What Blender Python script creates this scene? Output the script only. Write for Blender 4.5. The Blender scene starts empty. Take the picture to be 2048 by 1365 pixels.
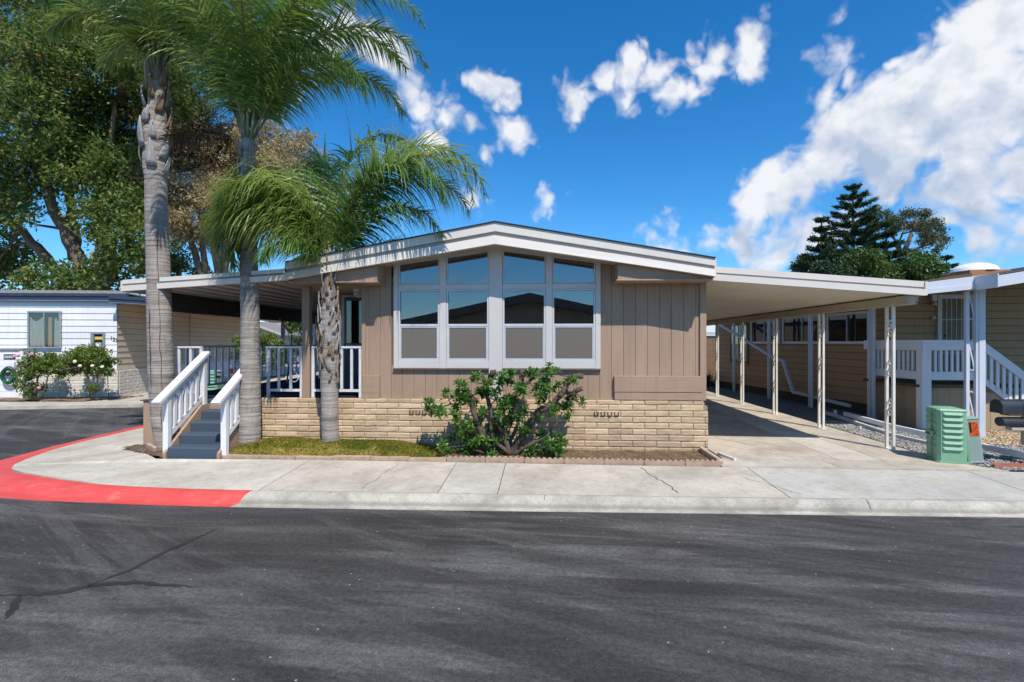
import bpy, math, random
import numpy as np
from mathutils import Vector, Matrix, noise as mn

rnd = random.Random(7)
nr = np.random.RandomState(7)
R = math.radians
SC = bpy.context.scene
COL = SC.collection

# ------------------------------------------------------------------ camera
CAMH = 2.03
PSI = R(3.46)
cam_data = bpy.data.cameras.new('camera')
cam = bpy.data.objects.new('camera', cam_data)
COL.objects.link(cam)
cam.location = (0, 0, CAMH)
cam.rotation_euler = (R(90), 0, PSI)
cam_data.sensor_width = 36
cam_data.lens = 18
cam_data.shift_y = 3.5 / 2048
cam_data.clip_start = .05
cam_data.clip_end = 3000
SC.camera = cam
CS, SN = math.cos(PSI), math.sin(PSI)

# ------------------------------------------------------------------ light direction (towards the sun)
SUN = Vector((.31, -.63, 1)).normalized()
SUN_EL = math.asin(SUN.z)
SUN_AZ = math.atan2(SUN.x, SUN.y)          # clockwise from +Y


def direction(px, py):
    """direction in the world of something seen at photo pixel px, py"""
    u, v = (px - 1024) / 1024, (686 - py) / 1024
    return Vector((u * CS - SN, u * SN + CS, v)).normalized()


# ------------------------------------------------------------------ world: physical sky with cumulus clouds
def build_world():
    w = bpy.data.worlds.new('World')
    SC.world = w
    w.use_nodes = True
    nt = w.node_tree
    nt.nodes.clear()
    N, L = nt.nodes.new, nt.links.new
    out = N('ShaderNodeOutputWorld')
    bg = N('ShaderNodeBackground')
    bg.inputs[1].default_value = .115
    L(bg.outputs[0], out.inputs[0])
    sky = N('ShaderNodeTexSky')
    sky.sky_type = 'NISHITA'
    sky.sun_disc = False
    sky.sun_elevation = SUN_EL
    sky.sun_rotation = SUN_AZ
    sky.altitude = 100
    sky.air_density = 1.0
    sky.dust_density = .15
    sky.ozone_density = 1.6
    hs = N('ShaderNodeHueSaturation')
    hs.inputs['Hue'].default_value = .5
    hs.inputs['Saturation'].default_value = 1.2
    hs.inputs['Value'].default_value = 1.0
    tint = N('ShaderNodeMix')
    tint.data_type = 'RGBA'
    tint.blend_type = 'MULTIPLY'
    tint.inputs['Factor'].default_value = 1
    tint.inputs['B'].default_value = (.70, .95, 1.17, 1)
    L(sky.outputs[0], tint.inputs['A'])
    L(tint.outputs['Result'], hs.inputs['Color'])

    def val(x):
        return x

    def math_(op, a, b=None, c=None, clamp=False):
        n = N('ShaderNodeMath')
        n.operation = op
        n.use_clamp = clamp
        for i, x in enumerate((a, b, c)):
            if x is None:
                continue
            if isinstance(x, (int, float)):
                n.inputs[i].default_value = x
            else:
                L(x, n.inputs[i])
        return n.outputs[0]

    def vmath(op, a, b):
        n = N('ShaderNodeVectorMath')
        n.operation = op
        for i, x in enumerate((a, b)):
            if isinstance(x, (tuple, Vector)):
                n.inputs[i].default_value = tuple(x)
            else:
                L(x, n.inputs[i])
        return n

    tc = N('ShaderNodeTexCoord')
    d0 = vmath('NORMALIZE', tc.outputs['Generated'], (0, 0, 0)).outputs[0]

    def fbm(scale, detail, rough, offset=(0, 0, 0), col=False):
        v = vmath('ADD', d0, offset).outputs[0]
        n = N('ShaderNodeTexNoise')
        n.inputs['Scale'].default_value = scale
        n.inputs['Detail'].default_value = detail
        n.inputs['Roughness'].default_value = rough
        L(v, n.inputs['Vector'])
        return n.outputs['Color' if col else 'Fac']

    warp = fbm(8, 4, .52, (3.1, 1.7, .3), True)
    wv = vmath('SUBTRACT', warp, (.5, .5, .5)).outputs[0]
    ws = N('ShaderNodeVectorMath')
    ws.operation = 'SCALE'
    ws.inputs['Scale'].default_value = .085
    L(wv, ws.inputs[0])
    dw = vmath('ADD', d0, ws.outputs[0]).outputs[0]
    blobs = [  # photo pixel, radius in pixels, weight
        (1985, 50, 130, 1.3), (1935, 130, 120, 1.4), (1850, 165, 85, 1), (1800, 130, 42, .8), (1790, 235, 115, 1.35), (1900, 255, 135, 1.3),
        (2030, 200, 155, 1.15), (1700, 290, 105, 1.3), (1790, 335, 108, 1.15), (1940, 365, 105, .95), (1630, 352, 85, .95), (1540, 385, 68, .95),
        (1500, 395, 40, .8), (2070, 320, 130, .95), (2140, 100, 160, 1.1), (2200, 260, 170, 1), (2020, 460, 80, .55), (1570, 488, 80, .62),
        (1475, 480, 50, .6), (1335, 482, 50, .58), (1430, 478, 45, .5), (1640, 470, 70, .5),
        (1255, 130, 50, .9), (1208, 155, 38, .75), (1300, 142, 40, .8), (1245, 195, 34, .65), (1440, 98, 58, .9), (1395, 132, 50, .9), (1510, 84, 58, .95),
        (1385, 180, 44, .85), (1335, 178, 42, .75), (1480, 122, 42, .7), (1150, 196, 42, .75), (1142, 222, 30, .6),
        (775, 108, 62, 1.0), (735, 85, 46, .85), (800, 125, 36, .7), (845, 205, 66, .95), (895, 222, 52, .85), (862, 268, 46, .8), (940, 245, 32, .6),
        (982, 178, 50, .95), (1008, 200, 38, .8), (945, 162, 30, .6), (1035, 258, 42, .85), (968, 306, 26, .6), (1095, 422, 42, .62), (945, 404, 28, .5),
        (1680, 130, 60, .35), (640, 60, 80, .8), (560, 150, 90, .7)]
    def build_field(vec):
        field = None
        for px, py, r, a in blobs:
            c = direction(px, py)
            cosang = c.dot(direction(1024, 686))
            rr = r / 1024 * cosang * 1.02
            dist = vmath('DISTANCE', vec, c).outputs['Value']
            f = math_('MULTIPLY_ADD', dist, -a / rr, a)
            field = f if field is None else math_('SMOOTH_MAX', field, f, .25)
        return field

    field = build_field(dw)
    above = build_field(vmath('ADD', dw, (.03, -.02, .08)).outputs[0])
    # the rest of the sky goes on with the same kind of scattered cumulus
    far = fbm(3.2, 3, .5, (8.3, 2.2, 5.5))
    farf = math_('MULTIPLY_ADD', far, 5.5, -3.25)
    fwd = direction(1024, 380)
    ang = vmath('DOT_PRODUCT', d0, fwd).outputs['Value']
    outside = N('ShaderNodeMapRange')
    outside.inputs['From Min'].default_value = .72
    outside.inputs['From Max'].default_value = .5
    L(ang, outside.inputs['Value'])
    farm = math_('ADD', farf, math_('MULTIPLY_ADD', outside.outputs[0], 4, -4))
    field = math_('MAXIMUM', field, farm)
    n1 = fbm(15, 8, .56)
    n2 = fbm(15, 6, .55, (-.012, .004, -.03))
    bn = N('ShaderNodeTexNoise')
    bn.inputs['Scale'].default_value = 19
    bn.inputs['Detail'].default_value = 2.5
    bn.inputs['Roughness'].default_value = .5
    L(dw, bn.inputs['Vector'])
    billow = math_('MULTIPLY_ADD', math_('ABSOLUTE', math_('SUBTRACT', bn.outputs['Fac'], .5)), 2.0, -.22)
    shape = math_('ADD', math_('ADD', field, billow), math_('MULTIPLY_ADD', n1, 1.35, -.72))
    dens = N('ShaderNodeMapRange')
    dens.interpolation_type = 'SMOOTHSTEP'
    dens.inputs['From Min'].default_value = -.08
    dens.inputs['From Max'].default_value = .52
    L(shape, dens.inputs['Value'])
    # cloud brightness: parts with cloud between them and the sun are greyer
    relief = math_('SUBTRACT', n2, n1)
    over = N('ShaderNodeMapRange')
    over.inputs['From Min'].default_value = .1
    over.inputs['From Max'].default_value = .95
    L(above, over.inputs['Value'])
    low = fbm(5, 4, .55, (0, 0, .05))
    sh = math_('MULTIPLY_ADD', relief, 2.4, 1.0)
    sh = math_('ADD', sh, math_('MULTIPLY', billow, .35))
    sh2 = math_('SUBTRACT', sh, math_('MULTIPLY', over.outputs[0], math_('MULTIPLY_ADD', low, 1.3, .12)), clamp=True)
    cc = N('ShaderNodeMix')
    cc.data_type = 'RGBA'
    L(sh2, cc.inputs['Factor'])
    cc.inputs['A'].default_value = (3.1, 3.75, 4.9, 1)
    cc.inputs['B'].default_value = (6.3, 6.4, 6.6, 1)
    mix = N('ShaderNodeMix')
    mix.data_type = 'RGBA'
    L(math_('MULTIPLY', dens.outputs[0], .96), mix.inputs['Factor'])
    L(hs.outputs[0], mix.inputs['A'])
    L(cc.outputs['Result'], mix.inputs['B'])
    L(mix.outputs['Result'], bg.inputs[0])
    w.cycles.sampling_method = 'MANUAL'
    w.cycles.sample_map_resolution = 1024


build_world()
sun_data = bpy.data.lights.new('sun', 'SUN')
sun_data.energy = 4.0
sun_data.angle = R(.5)
sun_data.color = (1, .935, .835)
sun = bpy.data.objects.new('sun', sun_data)
COL.objects.link(sun)
sun.location = (20, -40, 60)
sun.rotation_euler = (-SUN).to_track_quat('-Z', 'Y').to_euler()

SC.view_settings.view_transform = 'Standard'
SC.view_settings.look = 'None'
SC.view_settings.exposure = .35
SC.view_settings.gamma = 1
SC.view_settings.use_curve_mapping = False
SC.cycles.max_bounces = 8
SC.cycles.transparent_max_bounces = 16
SC.cycles.caustics_reflective = False
SC.cycles.caustics_refractive = False


# ------------------------------------------------------------------ places
def at_depth(px, d):
    """x, y of the vertical through photo column px at distance d in front of the camera"""
    lat = (px - 1024) / 1024 * d
    return lat * CS - d * SN, lat * SN + d * CS


def at_Y(px, py, Y):
    u = (px - 1024) / 1024
    d = Y / (u * SN + CS)
    x, y = at_depth(px, d)
    return x, Y, CAMH + (686 - py) / 1024 * d


def at_Z(px, py, z):
    d = 1024 * (CAMH - z) / (py - 686)
    x, y = at_depth(px, d)
    return x, y, z


# ------------------------------------------------------------------ materials
def new_mat(name):
    m = bpy.data.materials.new(name)
    m.use_nodes = True
    nt = m.node_tree
    p = nt.nodes['Principled BSDF']
    return m, nt, p


def ramp(nt, fac, stops):
    r = nt.nodes.new('ShaderNodeValToRGB')
    el = r.color_ramp.elements
    while len(el) < len(stops):
        el.new(.5)
    for e, (pos, c) in zip(el, stops):
        e.position = pos
        e.color = (*c, 1) if len(c) == 3 else c
    nt.links.new(fac, r.inputs[0])
    return r.outputs[0]


def noise_node(nt, vec, scale, detail=6, rough=.55, dist=0):
    n = nt.nodes.new('ShaderNodeTexNoise')
    n.inputs['Scale'].default_value = scale
    n.inputs['Detail'].default_value = detail
    n.inputs['Roughness'].default_value = rough
    n.inputs['Distortion'].default_value = dist
    if vec is not None:
        nt.links.new(vec, n.inputs['Vector'])
    return n.outputs['Fac']


def mapped(nt, stretch=(1, 1, 1), local=False, rot=(0, 0, 0)):
    if local:
        s = nt.nodes.new('ShaderNodeTexCoord').outputs['Object']
    else:
        s = nt.nodes.new('ShaderNodeNewGeometry').outputs['Position']
    mp = nt.nodes.new('ShaderNodeMapping')
    mp.inputs['Scale'].default_value = stretch
    mp.inputs['Rotation'].default_value = rot
    nt.links.new(s, mp.inputs['Vector'])
    return mp.outputs[0]


def mixc(nt, fac, a, b, mode='MIX'):
    m = nt.nodes.new('ShaderNodeMix')
    m.data_type = 'RGBA'
    m.blend_type = mode
    for key, x in (('Factor', fac), ('A', a), ('B', b)):
        if isinstance(x, (int, float)):
            m.inputs[key].default_value = x
        elif isinstance(x, tuple):
            m.inputs[key].default_value = (*x, 1)
        else:
            nt.links.new(x, m.inputs[key])
    return m.outputs['Result']


def mth(nt, op, a, b=None, clamp=False):
    n = nt.nodes.new('ShaderNodeMath')
    n.operation = op
    n.use_clamp = clamp
    for i, x in enumerate((a, b)):
        if x is None:
            continue
        if isinstance(x, (int, float)):
            n.inputs[i].default_value = x
        else:
            nt.links.new(x, n.inputs[i])
    return n.outputs[0]


def add_bump(nt, p, h, strength, dist=.01):
    b = nt.nodes.new('ShaderNodeBump')
    b.inputs['Strength'].default_value = strength
    b.inputs['Distance'].default_value = dist
    nt.links.new(h, b.inputs['Height'])
    nt.links.new(b.outputs[0], p.inputs['Normal'])


def pmat(name, c1, c2=None, scale=4, rough=.7, bump=0, bscale=80, bdist=.005, stretch=(1, 1, 1), rnd_=0, island=0, spec=.3, local=False,
         lo=.35, hi=.65, metal=0, dirt=0):
    m, nt, p = new_mat(name)
    p.inputs['Roughness'].default_value = rough
    p.inputs['Specular IOR Level'].default_value = spec
    p.inputs['Metallic'].default_value = metal
    v = mapped(nt, stretch, local)
    c2 = c2 or tuple(x * .82 for x in c1)
    col = ramp(nt, noise_node(nt, v, scale, 7, .6), [(lo, c1), (hi, c2)])
    if dirt:
        dn = noise_node(nt, v, scale * 9, 5, .7)
        col = mixc(nt, mth(nt, 'MULTIPLY', ramp(nt, dn, [(.55, (0, 0, 0)), (.75, (1, 1, 1))]), dirt), col, tuple(x * .55 for x in c1))
    for amount, kind in ((rnd_, 'o'), (island, 'i')):
        if amount:
            hsn = nt.nodes.new('ShaderNodeHueSaturation')
            r = nt.nodes.new('ShaderNodeObjectInfo').outputs['Random'] if kind == 'o' else nt.nodes.new('ShaderNodeNewGeometry').outputs['Random Per Island']
            mr = nt.nodes.new('ShaderNodeMapRange')
            mr.inputs['To Min'].default_value = 1 - amount
            mr.inputs['To Max'].default_value = 1 + amount
            nt.links.new(r, mr.inputs['Value'])
            nt.links.new(mr.outputs[0], hsn.inputs['Value'])
            mr2 = nt.nodes.new('ShaderNodeMapRange')
            mr2.inputs['To Min'].default_value = .5 - amount * .04
            mr2.inputs['To Max'].default_value = .5 + amount * .04
            nt.links.new(mth(nt, 'FRACT', mth(nt, 'MULTIPLY', r, 7.31)), mr2.inputs['Value'])
            nt.links.new(mr2.outputs[0], hsn.inputs['Hue'])
            nt.links.new(col, hsn.inputs['Color'])
            col = hsn.outputs[0]
    nt.links.new(col, p.inputs['Base Color'])
    if bump:
        add_bump(nt, p, noise_node(nt, v, bscale, 6, .6), bump, bdist)
    return m


def leaf_mat(name, cols, rough=.5, trans=.35, spec=.35, pscale=.9):
    """leaf colour differs leaf by leaf (each leaf is its own island)"""
    m, nt, p = new_mat(name)
    r = nt.nodes.new('ShaderNodeNewGeometry').outputs['Random Per Island']
    pos = noise_node(nt, mapped(nt), pscale, 3, .5)
    f = mth(nt, 'ADD', mth(nt, 'MULTIPLY', r, .62), mth(nt, 'MULTIPLY', pos, .9))
    f = mth(nt, 'SUBTRACT', f, .27, clamp=True)
    n = len(cols)
    col = ramp(nt, f, [(i / (n - 1), c) for i, c in enumerate(cols)])
    nt.links.new(col, p.inputs['Base Color'])
    p.inputs['Roughness'].default_value = rough
    p.inputs['Specular IOR Level'].default_value = spec
    t = nt.nodes.new('ShaderNodeBsdfTranslucent')
    hs = nt.nodes.new('ShaderNodeHueSaturation')
    hs.inputs['Value'].default_value = 1.5
    hs.inputs['Hue'].default_value = .485
    nt.links.new(col, hs.inputs['Color'])
    nt.links.new(hs.outputs[0], t.inputs['Color'])
    mx = nt.nodes.new('ShaderNodeMixShader')
    mx.inputs[0].default_value = trans
    nt.links.new(p.outputs[0], mx.inputs[1])
    nt.links.new(t.outputs[0], mx.inputs[2])
    nt.links.new(mx.outputs[0], nt.nodes['Material Output'].inputs['Surface'])
    return m


def concrete_mat(name, base, stain=(.26, .22, .17), amount=.5, speck=.3, seed=0.0):
    m, nt, p = new_mat(name)
    v = mapped(nt, (1, 1, 1))
    mp = nt.nodes.new('ShaderNodeMapping')
    mp.inputs['Location'].default_value = (seed, seed * .7, 0)
    nt.links.new(v, mp.inputs[0])
    v = mp.outputs[0]
    big = noise_node(nt, v, .8, 6, .62, .4)
    col = ramp(nt, big, [(.3, tuple(x * .82 for x in base)), (.5, base), (.7, tuple(min(1, x * 1.12) for x in base))])
    st = ramp(nt, noise_node(nt, v, 1.7, 9, .68, .3), [(.44, (0, 0, 0)), (.70, (1, 1, 1))])
    col = mixc(nt, mth(nt, 'MULTIPLY', st, amount), col, stain)
    sp = ramp(nt, noise_node(nt, v, 120, 3, .6), [(.52, (0, 0, 0)), (.64, (1, 1, 1))])
    mott = noise_node(nt, v, 9, 8, .75)
    col = mixc(nt, .6, col, ramp(nt, mott, [(.35, (.74, .73, .70)), (.5, (1, 1, 1)), (.65, (1.12, 1.12, 1.12))]), 'MULTIPLY')
    col = mixc(nt, mth(nt, 'MULTIPLY', sp, speck), col, tuple(x * .45 for x in base))
    sp2 = ramp(nt, noise_node(nt, v, 26, 5, .7), [(.60, (0, 0, 0)), (.67, (1, 1, 1))])
    col = mixc(nt, mth(nt, 'MULTIPLY', sp2, speck * .9), col, tuple(x * .4 for x in base))
    nt.links.new(col, p.inputs['Base Color'])
    p.inputs['Roughness'].default_value = .88
    p.inputs['Specular IOR Level'].default_value = .2
    add_bump(nt, p, noise_node(nt, v, 90, 6, .7), .35, .004)
    return m


def asphalt_mat():
    m, nt, p = new_mat('asphalt')
    geo = nt.nodes.new('ShaderNodeNewGeometry').outputs['Position']
    vs = mapped(nt, (.35, 1.1, 1), rot=(0, 0, R(-3)))
    vb = mapped(nt, (.5, .9, 1))
    big = noise_node(nt, vs, .9, 8, .68, .6)
    col = ramp(nt, big, [(.34, (.030, .0285, .0285)), (.5, (.048, .046, .0455)), (.66, (.088, .086, .084))])
    patch = ramp(nt, noise_node(nt, vb, .55, 6, .65, .8), [(.42, (0, 0, 0)), (.60, (1, 1, 1))])
    col = mixc(nt, mth(nt, 'MULTIPLY', patch, .55), col, (.036, .034, .034))
    # long tyre-worn streaks
    streak = ramp(nt, noise_node(nt, mapped(nt, (.22, 2.6, 1), rot=(0, 0, R(-2))), 1.1, 9, .74, .5), [(.5, (0, 0, 0)), (.68, (1, 1, 1))])
    col = mixc(nt, mth(nt, 'MULTIPLY', streak, .32), col, (.15, .147, .143))
    scuff = ramp(nt, noise_node(nt, mapped(nt, (.35, 3.2, 1), rot=(0, 0, R(12))), 1.6, 9, .75, .5), [(.6, (0, 0, 0)), (.76, (1, 1, 1))])
    col = mixc(nt, mth(nt, 'MULTIPLY', scuff, .38), col, (.21, .205, .20))
    # curved tyre sweeps: rings round two far turning centres
    for (cx, cy, k, amt, c_) in ((3.0, 60.0, 1.5, .5, (.19, .184, .178)), (-9.0, -28.0, 1.15, .7, (.026, .025, .0245)), (14.0, 34.0, 2.3, .3, (.16, .156, .152))):
        dn = nt.nodes.new('ShaderNodeVectorMath')
        dn.operation = 'DISTANCE'
        nt.links.new(geo, dn.inputs[0])
        dn.inputs[1].default_value = (cx, cy, 0)
        cb = nt.nodes.new('ShaderNodeCombineXYZ')
        sx = nt.nodes.new('ShaderNodeSeparateXYZ')
        nt.links.new(geo, sx.inputs[0])
        nt.links.new(mth(nt, 'MULTIPLY', dn.outputs['Value'], k), cb.inputs[0])
        nt.links.new(mth(nt, 'MULTIPLY', sx.outputs[0], .16), cb.inputs[1])
        sw = ramp(nt, noise_node(nt, cb.outputs[0], 1.0, 9, .68, .35), [(.50, (0, 0, 0)), (.575, (1, 1, 1))])
        brk = ramp(nt, noise_node(nt, geo, 1.3, 7, .75), [(.35, (.25, .25, .25)), (.62, (1, 1, 1))])
        col = mixc(nt, mth(nt, 'MULTIPLY', mth(nt, 'MULTIPLY', sw, brk), amt), col, c_)
    # aggregate
    fine = noise_node(nt, geo, 120, 5, .8)
    col = mixc(nt, .9, col, ramp(nt, fine, [(.36, (.3, .3, .3)), (.5, (.95, .95, .95)), (.62, (2.0, 2.0, 1.95))]), 'MULTIPLY')
    mid = noise_node(nt, geo, 24, 8, .8)
    col = mixc(nt, .85, col, ramp(nt, mid, [(.34, (.45, .45, .45)), (.5, (1, 1, 1)), (.64, (1.6, 1.6, 1.6))]), 'MULTIPLY')
    vor = nt.nodes.new('ShaderNodeTexVoronoi')
    vor.inputs['Scale'].default_value = 9
    nt.links.new(geo, vor.inputs['Vector'])
    dot = ramp(nt, vor.outputs['Distance'], [(.055, (1, 1, 1)), (.075, (0, 0, 0))])
    sel = ramp(nt, vor.outputs['Color'], [(.62, (0, 0, 0)), (.66, (1, 1, 1))])
    col = mixc(nt, mth(nt, 'MULTIPLY', dot, sel), col, (.42, .41, .38))
    nt.links.new(col, p.inputs['Base Color'])
    p.inputs['Roughness'].default_value = .78
    p.inputs['Specular IOR Level'].default_value = .28
    add_bump(nt, p, mth(nt, 'ADD', fine, mth(nt, 'MULTIPLY', mid, .8)), .55, .008)
    return m


def glass_mat(name, refl=.18, tint=(.55, .6, .62)):
    m, nt, p = new_mat(name)
    nt.nodes.remove(p)
    g = nt.nodes.new('ShaderNodeBsdfGlossy')
    g.inputs['Roughness'].default_value = .012
    g.inputs['Color'].default_value = (.92, .96, 1, 1)
    t = nt.nodes.new('ShaderNodeBsdfTransparent')
    t.inputs['Color'].default_value = (*tint, 1)
    fr = nt.nodes.new('ShaderNodeFresnel')
    bf = nt.nodes.new('ShaderNodeNewGeometry').outputs['Backfacing']
    nt.links.new(mth(nt, 'SUBTRACT', 1.5, mth(nt, 'MULTIPLY', bf, .8333)), fr.inputs['IOR'])
    f = mth(nt, 'ADD', mth(nt, 'MULTIPLY', fr.outputs[0], 1.4), refl, clamp=True)
    v = mapped(nt, (1, 1, 1))
    b = nt.nodes.new('ShaderNodeBump')
    b.inputs['Strength'].default_value = .04
    b.inputs['Distance'].default_value = .01
    nt.links.new(noise_node(nt, v, 1.6, 2, .5), b.inputs['Height'])
    nt.links.new(b.outputs[0], g.inputs['Normal'])
    mx = nt.nodes.new('ShaderNodeMixShader')
    nt.links.new(f, mx.inputs[0])
    nt.links.new(t.outputs[0], mx.inputs[1])
    nt.links.new(g.outputs[0], mx.inputs[2])
    nt.links.new(mx.outputs[0], nt.nodes['Material Output'].inputs['Surface'])
    return m


def screen_mat():
    m, nt, p = new_mat('insect_screen')
    p.inputs['Base Color'].default_value = (.205, .18, .148, 1)
    p.inputs['Roughness'].default_value = .45
    p.inputs['Specular IOR Level'].default_value = .6
    t = nt.nodes.new('ShaderNodeBsdfTransparent')
    mx = nt.nodes.new('ShaderNodeMixShader')
    mx.inputs[0].default_value = .28
    nt.links.new(p.outputs[0], mx.inputs[1])
    nt.links.new(t.outputs[0], mx.inputs[2])
    nt.links.new(mx.outputs[0], nt.nodes['Material Output'].inputs['Surface'])
    return m


def trunk_mat(name, c1, c2, ring=11, crack=True):
    m, nt, p = new_mat(name)
    v = mapped(nt, (1, 1, 1))
    z = mapped(nt, (.8, .8, ring))
    rings = noise_node(nt, z, 1.4, 6, .65, .35)
    col = ramp(nt, rings, [(.3, tuple(x * .55 for x in c1)), (.45, c1), (.62, c2), (.75, tuple(x * .7 for x in c2))])
    vert = noise_node(nt, mapped(nt, (9, 9, 1.6)), 2.2, 7, .72, .5)
    col = mixc(nt, .55, col, ramp(nt, vert, [(.32, (.5, .48, .46)), (.46, (1, 1, 1)), (.7, (1.15, 1.13, 1.1))]), 'MULTIPLY')
    blot = ramp(nt, noise_node(nt, v, 3.2, 7, .65), [(.5, (0, 0, 0)), (.7, (1, 1, 1))])
    col = mixc(nt, mth(nt, 'MULTIPLY', blot, .4), col, (.33, .31, .28))
    nt.links.new(col, p.inputs['Base Color'])
    p.inputs['Roughness'].default_value = .9
    p.inputs['Specular IOR Level'].default_value = .15
    h = mth(nt, 'ADD', mth(nt, 'MULTIPLY', rings, 1.0), mth(nt, 'MULTIPLY', vert, .8))
    add_bump(nt, p, h, .8, .03)
    return m


def siding_mat(name, c, rough=.75, vertical=True, dirt=.25):
    """painted wood-grain siding"""
    m, nt, p = new_mat(name)
    st = (30, 30, 1.2) if vertical else (1.2, 1.2, 30)
    g = noise_node(nt, mapped(nt, st), 2.2, 7, .65, .3)
    big = noise_node(nt, mapped(nt), .9, 6, .6)
    col = ramp(nt, big, [(.32, tuple(x * .93 for x in c)), (.68, tuple(x * 1.06 for x in c))])
    col = mixc(nt, dirt, col, ramp(nt, g, [(.35, (.75, .75, .75)), (.6, (1.1, 1.1, 1.1))]), 'MULTIPLY')
    run = ramp(nt, noise_node(nt, mapped(nt, (7, 7, .35)), 1.6, 7, .7, .2), [(.52, (1, 1, 1)), (.72, (.80, .78, .76))])
    col = mixc(nt, .8, col, run, 'MULTIPLY')
    r = nt.nodes.new('ShaderNodeObjectInfo').outputs['Random']
    mr = nt.nodes.new('ShaderNodeMapRange')
    mr.inputs['To Min'].default_value = .95
    mr.inputs['To Max'].default_value = 1.05
    nt.links.new(r, mr.inputs['Value'])
    hs = nt.nodes.new('ShaderNodeHueSaturation')
    nt.links.new(mr.outputs[0], hs.inputs['Value'])
    nt.links.new(col, hs.inputs['Color'])
    nt.links.new(hs.outputs[0], p.inputs['Base Color'])
    p.inputs['Roughness'].default_value = rough
    p.inputs['Specular IOR Level'].default_value = .3
    add_bump(nt, p, g, .3, .004)
    return m


def emit_mat(name, c, s):
    m, nt, p = new_mat(name)
    p.inputs['Emission Color'].default_value = (*c, 1)
    p.inputs['Emission Strength'].default_value = s
    p.inputs['Base Color'].default_value = (.8, .8, .8, 1)
    return m


M = {}
M['asphalt'] = asphalt_mat()
M['tar'] = pmat('tar_seal', (.026, .0245, .024), (.038, .036, .035), 5, .62, .25, 90)
M['walk'] = concrete_mat('sidewalk_concrete', (.52, .475, .40), amount=.5, speck=.45)
M['walk_pale'] = concrete_mat('pale_concrete', (.54, .50, .43), amount=.42, speck=.3, seed=3)
M['walk_grey'] = concrete_mat('grey_concrete', (.47, .455, .41), stain=(.36, .32, .24), amount=.5, speck=.25, seed=7)
M['drive'] = concrete_mat('driveway_concrete', (.52, .46, .375), amount=.6, speck=.4, seed=11)
M['kerb'] = concrete_mat('kerb_concrete', (.51, .475, .405), stain=(.2, .185, .155), amount=.75, speck=.8, seed=5)


def gutter_shade(m):
    """shading where the kerb roll starts, painted in as a darker band"""
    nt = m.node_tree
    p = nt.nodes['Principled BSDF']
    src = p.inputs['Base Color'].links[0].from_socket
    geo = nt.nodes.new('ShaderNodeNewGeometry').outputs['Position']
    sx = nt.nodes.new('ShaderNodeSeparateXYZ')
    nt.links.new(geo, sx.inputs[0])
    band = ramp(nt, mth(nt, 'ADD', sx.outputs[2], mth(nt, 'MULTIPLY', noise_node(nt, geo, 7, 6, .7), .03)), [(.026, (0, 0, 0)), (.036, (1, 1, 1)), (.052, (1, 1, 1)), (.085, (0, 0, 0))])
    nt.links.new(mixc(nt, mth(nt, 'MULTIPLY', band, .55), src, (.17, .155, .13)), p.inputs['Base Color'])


gutter_shade(M['kerb'])
M['joint'] = pmat('joint_dark', (.10, .09, .075), (.06, .055, .045), 20, .95)


def red_paint():
    m, nt, p = new_mat('red_kerb_paint')
    v = mapped(nt)
    wear = ramp(nt, noise_node(nt, mapped(nt, (1.2, 4, 1)), 2.2, 9, .72, .4), [(.54, (0, 0, 0)), (.68, (1, 1, 1))])
    col = ramp(nt, noise_node(nt, v, 2.5, 6, .6), [(.3, (.58, .06, .052)), (.7, (.70, .085, .075))])
    col = mixc(nt, mth(nt, 'MULTIPLY', wear, .65), col, (.44, .25, .22))
    marks = ramp(nt, noise_node(nt, mapped(nt, (1, 7, 4)), 3, 8, .75), [(.6, (0, 0, 0)), (.7, (1, 1, 1))])
    col = mixc(nt, mth(nt, 'MULTIPLY', marks, .55), col, (.16, .06, .055))
    nt.links.new(col, p.inputs['Base Color'])
    p.inputs['Roughness'].default_value = .6
    add_bump(nt, p, noise_node(nt, v, 80, 5, .7), .25, .003)
    return m


M['red'] = red_paint()
M['soil'] = pmat('soil', (.19, .13, .085), (.10, .065, .042), 7, .95, .7, 60, .02, dirt=.5)
M['mulch'] = pmat('mulch', (.16, .085, .05), (.28, .2, .13), 9, .95, .8, 60, .02)
M['gravel_base'] = pmat('gravel_base', (.20, .19, .18), (.13, .12, .115), 30, .95, .8, 80, .02)
M['gravel'] = pmat('grey_gravel', (.36, .34, .325), (.24, .23, .22), 3, .9, island=.45)
M['gravel_tan'] = pmat('tan_gravel', (.55, .42, .27), (.42, .31, .19), 3, .9, island=.4)
M['dirt'] = pmat('dirt', (.30, .26, .2), (.22, .19, .15), 2, .95, .4, 30)
M['taupe'] = siding_mat('taupe_siding', (.375, .258, .183))
M['taupe_h'] = siding_mat('taupe_trim', (.385, .266, .19), vertical=False, dirt=.45)
M['taupe_dark'] = pmat('taupe_backing', (.20, .145, .115), (.18, .13, .10), 3, .8)
M['greige'] = pmat('greige_trim', (.61, .575, .55), (.57, .535, .51), 2, .55, .06, 40)
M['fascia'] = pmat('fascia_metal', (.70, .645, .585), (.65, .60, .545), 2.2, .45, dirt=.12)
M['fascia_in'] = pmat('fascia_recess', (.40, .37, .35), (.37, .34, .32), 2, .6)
M['soffit'] = pmat('soffit', (.50, .43, .35), (.46, .39, .32), 2, .7)
M['shingle'] = pmat('dark_shingle', (.035, .034, .036), (.05, .048, .048), 20, .95, .6, 90)
M['pan'] = pmat('carport_pan', (.75, .70, .565), (.70, .645, .51), 1.2, .5, .05, 8)
M['pan_w'] = pmat('awning_pan', (.60, .565, .50), (.55, .51, .45), 1.5, .55)
M['beam'] = pmat('carport_beam', (.50, .44, .33), (.42, .36, .27), 3, .55, dirt=.3)
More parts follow.
